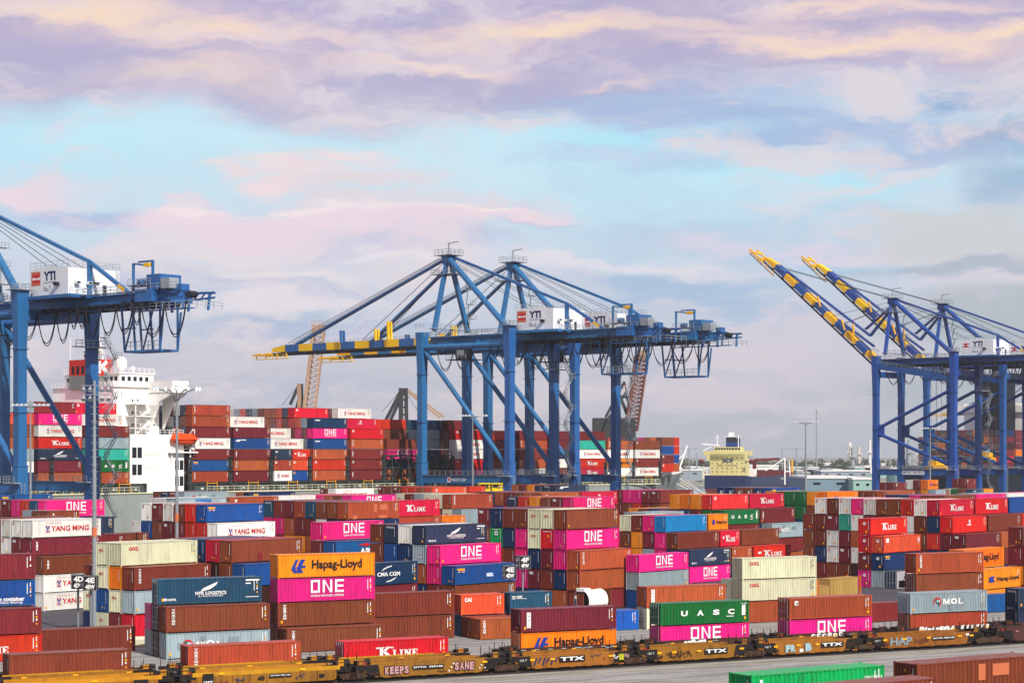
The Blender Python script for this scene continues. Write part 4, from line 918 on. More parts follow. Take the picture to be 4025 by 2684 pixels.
# ================================================================ the container ship
HULL = paint('hull_grey', '#8b948f', .5, .3, scale=.12, dirtcol='#6a4a34'); HULLW = flat('ship_white', '#f4f2ea'); HULLCR = paint('ship_cream_white', '#ded9c4', .5, .18, scale=.2, dirtcol='#9a7c54')
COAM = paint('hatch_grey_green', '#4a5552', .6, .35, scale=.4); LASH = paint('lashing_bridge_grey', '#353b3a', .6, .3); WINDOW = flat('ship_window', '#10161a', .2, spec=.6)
ORNG = paint('lifeboat_orange', '#e2400c', .4, .1, scale=.6); FUNR = paint('funnel_red', '#c81812', .5, .15, scale=.4); GREYS = paint('funnel_grey', '#7d837f', .5, .2, scale=.4)
YRAIL = flat('ship_rail_cream', '#d8d4b0')
ship = empty('container_ship', SP, R(90 - S_)); tag(ship, 'grey hulled container ship with white bridge and red funnel, moored behind the yard', 'container ship')
def sh(name, fn, mats, par=ship):
    mb = MB(); fn(mb); return mb.build(name, mats, par)
DK = 12.9
def hullf(mb):
    # stations: t, half width at deck, half width at water, deck height
    st = [(-100, 15, 8, DK), (-88, 18.6, 14, DK), (-60, 19.2, 17.5, DK), (-30, 19.2, 19.2, DK), (170, 19.2, 18.6, DK), (184, 17.6, 14.5, 13.6), (196, 14.2, 9.0, 15.4), (207, 9.6, 4.2, 15.6), (215, 5.0, 1.2, 15.8), (221.5, .3, .2, 16.0)]
    c = 18.4; rows = []
    for t, wd, ww, zd in st:
        pr = []
        for s in (-1, 1):
            for f in (0, .25, .5, .75, 1.0):
                z = -3.9 + (zd + 3.9) * f; g = f ** 1.6 if t > 170 else f ** .7; back = (1 - f) * (7 if t > 210 else (4 if t > 200 else 0))
                pr.append((t - back, c + s * (ww + (wd - ww) * g), z))
        rows.append(pr)
    for a, b in zip(rows[:-1], rows[1:]):
        for s in (0, 5):
            for k in range(4):
                q = [a[s+k], b[s+k], b[s+k+1], a[s+k+1]]; mb.quad(q, 0)
        mb.quad([a[4], b[4], b[9], a[9]], 1)
    mb.quad([rows[0][k] for k in (0, 1, 2, 3, 4, 9, 8, 7, 6, 5)], 0)
sh('hull', hullf, [HULL, COAM])
def bul(mb):  # white bow bulwark
    pts = [(186, .9, 14), (196, 4.2, 15.4), (207, 8.8, 15.6), (215, 13.4, 15.8), (221.8, 18.3, 16.0)]
    for (a, b) in zip(pts[:-1], pts[1:]):
        mb.quad([a, b, (b[0] + .3, b[1] - .1, b[2] + 1.6), (a[0] + .2, a[1] - .1, a[2] + 1.6)]); q = lambda p: (p[0], 36.8 - p[1], p[2])
        mb.quad([q(a), q(b), q((b[0] + .3, b[1], b[2] + 1.6)), q((a[0], a[1], a[2] + 1.6))])
sh('bow_bulwark', bul, [HULLW])
def anch(mb): mb.bar((212, 12, 16.5), (214, 10, 25), .5); mb.bar((208, 14, 16), (213, 10.8, 22), .3)
sh('bow_derrick', anch, [HULLW])
def coam(mb):
    for i in range(-6, 14):
        if -1.3 <= i < -.2: continue
        t = 13.45 * i
        mb.box(t + .8, -.3, DK, t + 12.2, 34, DK + 1.5, 0)
        for a in (.2, 6.2, 12.2): mb.box(t + a - .25, -.6, DK, t + a + .35, .6, SZ - .1, 1)
        mb.box(t - .1, -.2, SZ - .5, t + 12.3, 34, SZ - .08, 1)
        mb.bar((t - .9, -.5, DK), (t - .9, -.5, SZ - .4), .5, 1.0, mi=1); mb.bar((t - .9, -.5, SZ - .6), (t - 2, -.5, SZ - .1), .4, mi=1); mb.bar((t - .9, -.5, SZ - .6), (t + .4, -.5, SZ - .1), .4, mi=1)
        for a in (2.6, 9): mb.quad([(t+a, -.31, DK+.55), (t+a+.8, -.31, DK+.55), (t+a+.8, -.31, DK+.95), (t+a, -.31, DK+.95)], 2)
        for a in (4.2, 7.4): mb.bar((t + a, -.7, DK), (t + a, -.7, SZ + .2), .14, mi=3)
        mb.bar((t + 4.6, -.7, SZ - .2), (t + 7.2, -.7, SZ - .2), .14, mi=3)
sh('hatch_coaming', coam, [COAM, LASH, P['white'], P['yellow']])
def dra(mb): mb.rail([(-98, -1.0, DK), (-17, -1.0, DK)], 1.3, .05, 2.2); mb.rail([(4, -1.0, DK), (186, -1.0, DK)], 1.3, .05, 2.2); mb.box(-98, -1.06, DK - .25, 186, -.8, DK + .04)
sh('deck_railing', dra, [YRAIL])
for i in range(-5, 15):
    if i in (-1,): continue
    def lb(mb, i=i):
        t = 13.45 * i - (1.35 if i != 0 else .9)
        top = SZ + (2.3 if i < 12 else 1.6) * SH
        for e in range(0, 36, 5):
            for dt in (-.35, .35): mb.bar((t + dt, e - .2, DK), (t + dt, e - .2, top), .3, .34)
        for z in (SZ + SH, top - .3): mb.box(t - .55, -.7, z, t + .55, 35, z + .18)
        for z in (SZ + .6, SZ + SH + .8): mb.bar((t - .4, -.3, z), (t + .4, -.3, z + 1.6), .2)
        mb.box(t - .5, -.5, DK, t + .5, -.1, SZ + .5); mb.box(t - .5, -.55, SZ + 1.2, t + .5, -.1, SZ + 1.9); mb.box(t - .5, -.55, SZ + SH + .9, t + .5, -.1, SZ + SH + 1.5)
    sh('lashing_bridge', lb, [LASH])
def lattice(mb):  # open cell structure where the near stacks have been lifted away
    for (t0, t1) in ((66.0, 78.4), (79.6, 92.4)):
        n = 4; w = (t1 - t0) / n
        for e in (-.2, 2.5):
            for k in range(n + 1): mb.bar((t0 + k*w, e, DK), (t0 + k*w, e, SZ + 2.5*SH), .34)
            for z in (SZ - .2, SZ + SH * 1.2, SZ + SH * 2.4): mb.bar((t0, e, z), (t1, e, z), .3)
            for k in range(n):
                a, b = (k, k + 1) if k % 2 else (k + 1, k)
                mb.bar((t0 + a*w, e, SZ - .2), (t0 + b*w, e, SZ + SH * 1.2), .22); mb.bar((t0 + b*w, e, SZ + SH * 1.2), (t0 + a*w, e, SZ + SH * 2.4), .22)
        mb.rail([(t0, -.2, SZ + 2.5*SH), (t1, -.2, SZ + 2.5*SH)], 1.0, .05, 1.5)
sh('cell_guide_frame', lattice, [LASH])
# accommodation block
def acc(mb):
    mb.box(-18.8, .2, DK, -2.4, 32, 27.2)                     # lower block
    mb.box(-18.2, 8, 27.2, -4.2, 34, 39.2)                    # tower
    mb.box(-15.2, 9.5, 39.2, -4.8, 33, 42.4)                  # wheelhouse
    mb.box(-18.6, 7.4, 39.0, -4.0, 34.6, 39.3)
    mb.box(-15.6, 9.2, 42.4, -4.4, 33.4, 42.7)
    mb.box(-7.6, -1.6, 37.6, -2.4, 8, 39.3); mb.box(-7.6, -1.6, 39.3, -7.4, 8, 40.5); mb.box(-2.6, -1.6, 39.3, -2.4, 8, 40.5); mb.box(-7.6, -1.7, 39.3, -2.4, -1.5, 40.5)   # bridge wing
    for t in (-7.5, -3.2):
        q = [(8, 28.6), (8, 37.4), (-1.4, 37.5), (.2, 36.6), (3.4, 35.6), (5.6, 32.4)]
        a_ = [(t, y, z) for y, z in q]; b_ = [(t + .7, y, z) for y, z in q]; mb.quad(a_); mb.quad(b_[::-1])
        for i in range(6): j = (i + 1) % 6; mb.quad([a_[i], a_[j], b_[j], b_[i]])
    for z in (28.6, 31.6, 34.6): mb.box(-14.6, 3.6, z, -8.4, 8, z + .25)
    for z in (27.6, 30.8, 34.0): mb.bar((-13.5, 4.6, z), (-9.5, 4.6, z + 2.8), .2, .6)
    mb.bar((-14.4, 4, 27), (-14.4, 4, 38), .25); mb.box(-13, .2, 10.8, -12, 1.2, DK); mb.box(-6, .2, 10.8, -5, 1.2, DK)
ac_ = sh('bridge_house', acc, [HULLW])
WL_ = []
for k in range(5): WL_.append((-14.6 + k * 1.8, 9.42, 40.6, -13.6 + k * 1.8, 9.5, 41.7))
for k in range(12): WL_.append((-15.26, 10.4 + k * 1.85, 40.6, -15.2, 11.6 + k * 1.85, 41.7))
for z in (29.4, 32.4, 35.4):
    for t in (-12.6, -11, -7.0, -6.0): WL_.append((t, 7.94, z, t + .5, 8.0, z + .6))
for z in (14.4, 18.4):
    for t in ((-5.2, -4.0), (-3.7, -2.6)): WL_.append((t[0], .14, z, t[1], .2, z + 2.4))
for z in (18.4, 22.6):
    for t in (-18.2, -16.6): WL_.append((t, .14, z - 1.2, t + 1.3, .2, z + 1.4))  # not panes: dark boxes whose colour stands for shade in open side recesses
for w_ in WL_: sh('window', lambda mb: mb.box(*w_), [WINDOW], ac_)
def brail(mb):
    mb.rail([(-18.4, 34, 39.3), (-18.4, 8, 39.3), (-9.6, 8, 39.3)], 1.1, .05, 1.6); mb.rail([(-15.4, 33, 42.7), (-15.4, 9.4, 42.7), (-4.6, 9.4, 42.7)], 1.1, .05, 1.6)
    for z in (28.85, 31.85, 34.85): mb.rail([(-14.6, 3.7, z), (-8.5, 3.7, z)], 1.0, .045, 1.5)
    for z in (14.4, 18.4, 21.6): mb.rail([(-14.9, .1, z), (-10, .1, z)], 1, .04, 1.3)
    mb.rail([(-15.4, .3, 27.2), (-2.5, .3, 27.2)], 1.1, .05, 1.5)
sh('railing', brail, [HULLW], ac_)
def fun(mb):
    mb.box(-19, 15.5, 38.5, -13, 25.6, 42.0, 1); mb.box(-19, 15.5, 42.0, -13, 25.6, 46.0, 0)
    for k in range(4): mb.box(-19.05, 17 + k * 2.1, 42.4, -18.98, 18.1 + k * 2.1, 44.4, 2)
    for k in range(3): mb.tube((-16.6, 18.6 + k * 1.4, 46), (-16.9, 18.6 + k * 1.4, 47.6), .5, 8, 2)
fu = sh('funnel', fun, [FUNR, GREYS, DKST])
gs = [([rect(1.7, .5, 2.5, 3.6), stroke(2.4, 1.9, 4.3, 3.6, .9), stroke(2.9, 2.2, 4.6, .5, 1.0)], 'white')]
link('funnel_letter', face_mesh('funnel_letter', gs, lambda a, b, i: (-19 + a, 15.48, 42.0 + b)), fu)
def rad(mb):
    mb.tube((-7, 20, 42.7), (-7, 20, 44.2), .3, 8); mb.ball((-7, 20, 45.4), 1.5, 1.25)
    mb.tube((-5.6, 17, 42.7), (-5.6, 17, 44), .15, 6); mb.ball((-5.6, 17, 44.2), .5)
sh('radar_dome', rad, [HULLW])
def mast(mb):
    for a, b in ((-1, -1), (1, -1), (1, 1), (-1, 1)): mb.bar((-11 + a, 24 + b, 42.7), (-11 + a*.4, 24 + b*.4, 49.5), .22)
    for z in (44, 46, 48): mb.box(-12, 23, z, -10, 25, z + .15)
    mb.bar((-11, 24, 49), (-11, 24, 52), .3); mb.bar((-11, 22, 48.5), (-11, 26, 48.5), .3); mb.ball((-11, 24, 50.2), .7)
    mb.bar((-16, 29.5, 39), (-16, 29.5, 52), .12); mb.bar((-14, 24, 46), (-13.5, 23, 50.5), .3); mb.bar((-14, 24.5, 46), (-13.5, 25, 50.5), .3)
sh('signal_mast', mast, [HULLW])
fl = sh('flag', lambda mb: [mb.quad([(-9.6, 22.4 - .5*k, 47.6 - .25*k), (-9.6, 22.0 - .5*k, 47.4 - .25*k), (-9.6, 22.0 - .5*k, 45.4 - .25*k), (-9.6, 22.4 - .5*k, 45.6 - .25*k)], k % 2) for k in range(5)], [P['red'], P['white']])
def boat(mb):
    n = 10; c = Vector((-3.2, -.9, 26.0)); prof = [(-3.9, .3), (-3.4, .95), (-2, 1.35), (0, 1.45), (2, 1.35), (3.2, 1.0), (3.9, .35)]
    rows = []
    for x, r in prof:
        rows.append([(c.x + x, c.y + r * .95 * math.cos(2*math.pi*i/n), c.z + r * (1.05 + (.25 if x < -.5 and math.sin(2*math.pi*i/n) > .5 else 0)) * math.sin(2*math.pi*i/n)) for i in range(n)])
    for a, b in zip(rows[:-1], rows[1:]):
        for i in range(n): mb.quad([a[i], b[i], b[(i+1) % n], a[(i+1) % n]])
    mb.quad(rows[0]); mb.quad(rows[-1][::-1]); mb.box(c.x - 3.7, c.y - 1.5, c.z - .1, c.x + 3.7, c.y - .9, c.z + .1)
lifeb = MB(); boat(lifeb); lbo = lifeb.build('lifeboat', [ORNG], None, SP, R(90 - S_)); tag(lbo, 'orange enclosed lifeboat hanging on white side of container ship', 'lifeboat')
def dav(mb):
    for t in (-6.2, -.4): mb.bar((t, .3, 24), (t, -1.2, 23.4), .4); mb.bar((t, .6, 27), (t, -.9, 28.4), .35); mb.bar((t, .2, 20), (t - .6, -.6, 23.4), .4)
    mb.box(-7.5, -1.2, 22.6, 1, .3, 22.9)
sh('boat_davit', dav, [HULLW])
# ================================================================ tanker
TK = empty('oil_tanker', at(2850, 1300, Z=-4), R(90 - 19)); tag(TK, 'navy oil tanker with cream bridge house, berthed across the channel', 'tanker')
TN = paint('tanker_navy', '#10294a', .45, .2, scale=.1); TC = paint('tanker_cream', '#e2d68e', .5, .1, scale=.2, dirtcol='#a09060'); TRD = paint('deck_red', '#6a1a1c', .6, .3); TBL = paint('funnel_blue', '#12387a', .5, .1)
def thull(mb):
    st = [(0, 13.5, 11.6), (8, 15.6, 10.8), (30, 16, 10.6), (140, 16, 10.6), (158, 13, 12.2), (170, 7, 13.0), (178, .4, 13.6)]
    for (a, wa, za), (b, wb, zb) in zip(st[:-1], st[1:]):
        for s in (-1, 1):
            mb.quad([(a, s*wa*.9, 0), (b, s*wb*.9 if b < 170 else s*.2, 0), (b, s*wb, 3), (a, s*wa, 3)], 1); mb.quad([(a, s*wa, 3), (b, s*wb, 3), (b, s*wb, zb), (a, s*wa, za)], 0)
        mb.quad([(a, -wa, za - .1), (b, -wb, zb - .1), (b, wb, zb - .1), (a, wa, za - .1)], 1)
    mb.quad([(0, -13.5, 3), (0, 13.5, 3), (0, 13.5, 11.6), (0, -13.5, 11.6)], 0); mb.quad([(0, -12, 0), (0, 12, 0), (0, 13.5, 3), (0, -13.5, 3)], 1)
x_ = MB(); thull(x_); x_.build('hull', [TN, TRD], TK)
x_ = MB(); x_.box(6, -11.5, 11.4, 20, 11.5, 25.4); x_.box(6, -15.6, 24.6, 12, 15.6, 27.4); x_.box(6.5, -9, 27.4, 17, 9, 30); x_.box(6, -13.6, 21, 10, 13.6, 24.6)
th = x_.build('bridge_house', [TC], TK)
x_ = MB()
for k in range(9): x_.box(6.4, -8.4 + k * 1.9, 28.2, 6.5, -7.0 + k * 1.9, 29.4)
for z in (13.6, 16, 19.0, 22.6):
    for k in range(7): x_.box(5.93, -10.2 + k * 3.3, z, 6.0, -9.5 + k * 3.3, z + .8)
x_.build('window', [WINDOW], th)
gs = [(fit(T('SCF', .05), 8.4, 6.6, 15.6, 9.2), 'navy'), (fit(T('Safety Comes First', .0), 5, 4.0, 18.2, 5.6), 'brownp'), (fit(T('No Smoking', .0), 9, 2.2, 14, 2.9), 'red')]
link('lettering', face_mesh('lettering', gs, lambda a, b, i: (5.9 - .02 * i, 11.5 - a, 13.2 + b)), th)
x_ = MB(); x_.box(20, -4, 11, 27, 4, 33, 0); x_.box(20, -4, 33, 27, 4, 36.5, 1); x_.tube((22, 0, 36), (22, 0, 38), 1, 8, 1); x_.build('funnel', [TBL, DKST], TK)
x_ = MB()
for a, b in ((8, -7), (8, 7)): x_.bar((a, b, 30), (a, b, 38), .5); x_.bar((a, b - 1.6, 36), (a, b + 1.6, 36), .3)
x_.box(9, -4, 36.5, 15, 2, 37); x_.box(10, -3, 37, 13, 0, 39.5); x_.bar((7, 11, 30), (6, 16, 27.6), .5); x_.bar((7, 5, 31), (7, 17, 32), .9); x_.build('mast', [HULLW], TK)
x_ = MB()
for k in range(16): x_.box(30 + k * 8, -13 + (k % 3), 10.6, 33 + k * 8, 13 - (k % 2) * 3, 12.4 + (k % 4) * .5, 0)
x_.bar((90, 0, 11), (90, 0, 21), 2.2); x_.bar((90, 0, 21), (110, -13, 22), 1.6); x_.bar((60, 0, 11), (60, 0, 16), 2.0); x_.rail([(20, -15.5, 10.6), (150, -15.5, 10.6)], 1.4, .1, 4)
x_.build('deck_piping', [TRD], TK)
x_ = MB(); x_.box(24, -14, 10.6, 32, -3, 15.6); x_.build('deck_house', [HULLW], TK)
x_ = MB(); x_.ball((3, 16.5, 20.5), 1.8, .8); x_.ball((3, -16.5, 20.5), 1.8, .8); x_.build('lifeboat', [TRD], TK)
gs = [(fit(T('NEVSKY PROSPECT', .0), 0, 0, 14, 1.4), 'white')]; link('lettering', face_mesh('lettering', gs, lambda a, b, i: (100 + a, -16.2, 7.6 + b)), TK)
# ================================================================ second container ship, beyond the right cranes
B2S = empty('container_ship', CR1 + QL * 44 + QE * 42, R(90 - B_)); tag(B2S, 'dark hulled container ship behind the right cranes, partly hidden', 'container ship')
DKH = paint('dark_navy_hull', '#0c1722', .5, .3, scale=.1)
x_ = MB(); x_.box(64, 0, -4, 400, 40, 15, 0); x_.box(63.8, -.2, 15, 400, .2, 16.2, 0); x_.box(63.8, .2, 15, 64.2, 40, 16.0, 0); x_.build('hull', [DKH], B2S)
x_ = MB(); x_.box(112, 2, 15, 126, 38, 44); x_.box(111, -1, 40, 120, 41, 43); x_.build('bridge_house', [HULLW], B2S)
x_ = MB(); x_.box(100, 12, 15, 109, 24, 54); x_.build('funnel', [DKH], B2S)
x_ = MB(); x_.rail([(64, -.3, 15), (400, -.3, 15)], 1.4, .08, 4); x_.build('deck_railing', [GALV], B2S)
FILL = MB(); rz2 = R(90 - B_); o2 = B2S.location
for i, (t, nt, c0) in enumerate(((74, 6, 0), (88, 6, 0))):
    for c in range(0, 15):
        for l in range(nt - (1 if c > 11 else 0)):
            p = o2 + QL * t + QE * (1 + c * 2.55); fill_box(random.choice(['mr','br','db','dk','mr','te','dk','or','mr','nb','nb','db','br']) if not (i == 0 and c == 0) else ('mr','rd','mr','dk','mr','db')[l], (p.x, p.y, 15.6 + l * 2.75), rz2, 12.19, 2.7, True)
f2 = FILL.build('container_stack', FILLM()); f2['kind'] = 'stuff'; tag(f2, 'dark container stacks on the ship behind the right cranes', 'containers')
# ================================================================ old cranes on the pier beyond
TAN = paint('old_crane_tan', '#a98e76', .6, .4, scale=.2); OLDR = paint('old_crane_red', '#7a4844', .6, .4, scale=.2); OLDG = paint('old_crane_green_grey', '#34383a', .6, .4, scale=.2)
def lattice_boom(mb, p, q, w, n, mi=0):
    p = Vector(p); q = Vector(q); d = (q - p).normalized(); s = Vector((1, 0, 0)); s = (s - d * s.dot(d)).normalized(); c = d.cross(s)
    cs = [s * (w/2) + c * (w/2), s * (w/2) - c * (w/2), -s * (w/2) - c * (w/2), -s * (w/2) + c * (w/2)]
    for o in cs: mb.bar(p + o, q + o, w * .16, mi=mi)
    for o in (cs[2], cs[3]): mb.bar(p + o * .98 + s * (w * .12), q + o * .98 + s * (w * .12), w * .3, w * .2, mi=mi)
    for k in range(n):
        a, b = p.lerp(q, k / n), p.lerp(q, (k + 1) / n)
        for i in range(4):
            j = (i + 1) % 4; mb.bar(a + cs[i], b + cs[j], w * .07, mi=mi); mb.bar(b + cs[i], b + cs[j], w * .07, mi=mi)
def old_crane(x0, d, label, cat, base, boom, aframe, mats):
    r = empty('harbour_crane', at(x0, d), 0); tag(r, label, cat, 'old cranes on the pier beyond the ship'); o = r.location
    def L3(px, py, dd=0): v = at(px, d + dd, py); return v - o
    x = MB(); base(x, L3); x.build('portal_base', mats, r)
    if boom:
        x = MB(); lattice_boom(x, L3(*boom[0]), L3(*boom[1]), boom[2], boom[3], boom[4]); h = L3(*boom[1]); x.box(h.x - 2.4, h.y - 2.4, h.z - 1, h.x + 2.4, h.y + 2.4, h.z + 2.2, 0); x.rail([(h.x - 2.4, h.y - 2.4, h.z + 2.2), (h.x + 2.4, h.y - 2.4, h.z + 2.2)], 1.3, .08, 1); x.build('boom', mats, r)
    x = MB()
    for (a, b, w, m) in aframe: x.bar(L3(*a), L3(*b), w, mi=m)
    x.build('mast_frame', mats, r)
    return r
def base1(x, L3):
    for px in (-3.5, 3.5):
        for py in (-9, 9): x.bar((px * 2.2, py, 0), (px * 1.6, py, 22), 1.8)
    x.box(-9, -11, 20, 9, 11, 24); x.box(-6, -8, 24, 6, 8, 27)
old_crane(1215, 760, 'tan lattice crane boom raised upright behind the ship', 'crane', base1, ((1212, 1640), (1252, 1300), 4.2, 16, 0), [((1140, 1590), (1178, 1508), 1.1, 1), ((1164, 1610), (1186, 1510), .9, 1), ((1176, 1508), (1178, 1640), 1.6, 0), ((1186, 1508), (1188, 1640), 1.0, 1), ((1178, 1508), (1110, 1590), .16, 1)], [TAN, OLDG])
old_crane(1595, 770, 'grey crane mast with tan stays above ship containers', 'crane', base1, None, [((1580, 1528), (1512, 1660), 1.3, 1), ((1592, 1528), (1530, 1662), 1.2, 1), ((1576, 1525), (1576, 1690), 1.7, 1), ((1596, 1525), (1598, 1690), 1.4, 1), ((1576, 1600), (1598, 1600), .6, 1), ((1576, 1560), (1598, 1580), .5, 1), ((1576, 1640), (1598, 1620), .5, 1), ((1600, 1530), (1745, 1640), .9, 0), ((1586, 1530), (1730, 1642), .7, 0), ((1586, 1530), (1660, 1640), .16, 1), ((1580, 1528), (1500, 1620), .16, 1)], [TAN, OLDG])
def base3(x, L3):
    a = L3(2330, 1690); b = L3(2495, 1670)
    x.box(a.x, -6, a.z - 3, b.x, 6, a.z + 4.5, 1); x.box(a.x, -7, a.z - 7, b.x + 1, 7, a.z - 3, 1)
    for px in (2345, 2410, 2480): p = L3(px, 1700); x.bar((p.x - 2, 0, 0), (p.x, 0, p.z), 2.2, mi=1)
    p = L3(2395, 1680); x.bar((p.x - 3, -6.5, p.z - 6), (p.x + 1, -6.5, p.z + 4), 3.2, mi=1)
old_crane(2430, 760, 'dusty red lattice crane boom raised behind second blue crane', 'crane', base3, ((2480, 1690), (2522, 1400), 4.6, 18, 2), [((2380, 1640), (2455, 1500), 1.0, 1), ((2396, 1640), (2462, 1540), 1.0, 1), ((2430, 1540), (2470, 1640), 1.2, 1), ((2440, 1560), (2478, 1560), .9, 1), ((2455, 1500), (2490, 1700), .6, 2)], [TAN, OLDG, OLDR])
dome = MB(); a = at(2335, 790); dome.box(-10, -8, 0, 11, 8, 27, 1); 
for k in range(8):
    t0, t1 = math.pi * k / 8, math.pi * (k + 1) / 8
    dome.quad([(-10 * math.cos(t0), -8, 27 + 4 * math.sin(t0)), (-10 * math.cos(t1), -8, 27 + 4 * math.sin(t1)), (-10 * math.cos(t1), 8, 27 + 4 * math.sin(t1)), (-10 * math.cos(t0), 8, 27 + 4 * math.sin(t0))])
tag(dome.build('storage_shed', [HULLW, HULLCR], None, a), 'white round roofed shed behind the ship stacks', 'shed')
# ================================================================ rail cars
RY = paint('rail_car_yellow', '#96601a', .65, .75, scale=.5, dirtcol='#4a2c12'); RYB = paint('rail_car_bright_yellow', '#bd8014', .55, .55, scale=.6, dirtcol='#5a3a14'); RBR = paint('rail_car_brown', '#4a2c24', .6, .4, scale=.5)
RBK = paint('rail_car_black', '#1a1816', .7, .3); RST = paint('rusty_steel', '#4a3628', .7, .5)
RORG = paint('brake_wheel_rust', '#8a3418', .7, .5)
def car_unit(label, base, t0, t1, body, style='plain', plates=(), graff=(), group='well cars of the front train', trucks=(1, 1), top=None, dk=None, low=1.0):
    """one well of an articulated well car; local x along the track, y away from the viewer, z up from the rail top"""
    L = t1 - t0; p = base + LA * t0; p.z = .12
    root = empty('rail_well_car', p, R(90 - A_)); root.scale = (1, 1, low); tag(root, label, 'rail car', group)
    top = top or body; dk = dk or RBK; W = 2.9; e = 2.0
    for (y, nm) in ((0, 'near'), (W - .12, 'far')):
        mb = MB()
        if style == 'rib':
            mb.box(e - .6, y, 1.22, L - e + .6, y + .14, 1.62, 1); mb.box(e - .2, y + .03, .3, L - e + .2, y + .1, 1.22, 0)
            for k in range(9): x = e + (L - 2*e) * k / 8; mb.box(x - .09, y - .1, .32, x + .09, y + .03, 1.22, 0)
            mb.box(e, y - .06, .22, L - e, y + .12, .34, 0)
        else:
            mb.quad([(e - .4, y, 1.55), (e - .4, y, .62), (e + 1.1, y, .25), (L - e - 1.1, y, .25), (L - e + .4, y, .62), (L - e + .4, y, 1.55)], 0)
            mb.box(e + .2, y + .01, .25, L - e - .2, y + .12, 1.62, 0); mb.box(e - .3, y - .02, 1.5, L - e - 2.6, y + .14, 1.7, 1); mb.box(e + 1, y - .07, .2, L - e - 1, y + .1, .5, 0)
            for k in range(6): mb.box(e + 1.2 + k * 2.0, y - .12, .16, e + 1.9 + k * 2.0, y, .3, 0)
        mb.build('side_sill', [body, top], root)
    mb = MB(); mb.box(e, .14, .28, L - e, W - .14, .4, 0)
    for k in range(4): x = e + 1 + k * (L - 2*e - 2) / 3; mb.box(x, .12, .4, x + .5, W - .12, .7, 0)
    mb.build('well_floor', [RST], root)
    for s, x0 in ((-1, 0.0), (1, L)):
        mb = MB(); xa, xb = (x0 + .15, x0 + e + .3) if s < 0 else (x0 - e - .3, x0 - .15)
        mb.box(xa, .2, 1.0, xb, W - .2, 1.3, 0); mb.box(min(xa, xb), .1, .95, xb, .3, 1.4, 0); mb.box(xa, W - .3, .95, xb, W - .1, 1.4, 0)
        xm = x0 - s * 1.0
        mb.tube((xm, .8, 1.75), (xm + .9, .8, 1.75), .32, 8, 0); mb.box(xm - .2, 1.4, 1.3, xm + .5, 2.2, 1.75, 0)
        mb.box(xm - .5, .22, 1.45, xm + .1, .32, 2.1, 1); 
        for k, xx in enumerate((xm - .7, xm + .3)): mb.bar((xx, .15, .5), (xx, .15, 2.5 - .5 * k), .06, mi=2); mb.bar((xx, W - .3, 1.3), (xx, W - .3, 2.5), .06, mi=0)
        for z in (.7, 1.1, 1.5, 1.9): mb.bar((xm - .7, .15, z), (xm + .3, .15, z), .05, mi=2)
        (mb.tube((xm + .2, .16, 1.6), (xm + .2, .12, 1.6), .2, 9, 3) if s < 0 else None)
        mb.bar((x0 - s * .2, W/2, .8), (x0 + s * .35, W/2, .8), .35, mi=0)
        # black sloping end of the well side
        q = [(e - .4, -.012, 1.5), (e - 1.0, -.012, .95), (e - .4, -.012, .5), (e + .8, -.012, .28), (e + .55, -.012, 1.5)]
        if style != 'rib': mb.quad([((a if s < 0 else L - a), b, c) for a, b, c in q], 0)
        mb.build('end_platform', [dk, top, RST, RORG], root)
    for tr, x0 in zip(trucks, (.0, L)):
        if not tr: continue
        tm = MB()
        for dx in (-.9, .9):
            for y in (.35, W - .45): tm.tube((x0 + dx, y, .33), (x0 + dx, y + .12, .33), .45, 14, 0)
            tm.tube((x0 + dx, .3, .33), (x0 + dx, W - .3, .33), .09, 6, 0)
        for y in (.16, W - .3):
            tm.bar((x0 - 1.35, y + .05, .42), (x0 - .5, y + .05, .62), .16, .26, mi=1); tm.bar((x0 + 1.35, y + .05, .42), (x0 + .5, y + .05, .62), .16, .26, mi=1); tm.box(x0 - .55, y - .02, .18, x0 + .55, y + .12, .72, 1); tm.bar((x0 - 1.1, y + .05, .2), (x0 + 1.1, y + .05, .2), .14, .16, mi=1)
            for dx in (-.9, .9): tm.box(x0 + dx - .2, y - .04, .22, x0 + dx + .2, y + .08, .5, 1)
        tm.box(x0 - .3, .3, .3, x0 + .3, W - .3, .8, 1)
        tm.build('wheel_truck', [RBK, RST], root)
    k_ = 0
    while k_ < len(plates):
        ps, pp = plates[k_]
        if pp == 'black' and k_ + 1 < len(plates) and plates[k_ + 1][1] == 'white' and len(ps) == 1: gg = [plates[k_], plates[k_ + 1]]; nm_ = 'sign_plate'; k_ += 2
        elif pp == 'yellow':
            for q in ps: link('reflector_plate', face_mesh('reflector_plate', [([q], pp)], lambda u, v, i: (u, -.135, v)), root)
            k_ += 1; continue
        else: gg = [plates[k_]]; nm_ = 'lettering'; k_ += 1
        link(nm_, face_mesh(nm_, gg, lambda u, v, i: (u, -.135 - .004 * i, v)), root)
    k_ = 0
    while k_ < len(graff):
        n_ = 2 if k_ + 1 < len(graff) and graff[k_][1] in ('black', 'grey') and graff[k_ + 1][1] in ('pinkp', 'sky') else 1
        link('graffiti', face_mesh('graffiti', graff[k_:k_ + n_], lambda u, v, i: (u, -.13 - .004 * i, v)), root); k_ += n_
    return root
def plate(x, w, txt, z0=.72, z1=1.3): return [([rect(x, z0, x + w, z1)], 'black'), (fit(T(txt, .04), x + .12, z0 + .12, x + w - .12, z1 - .1), 'white')]
def stick(xs, z=1.0): return [([rect(x, z, x + .55, z + .2) for x in xs], 'yellow')]
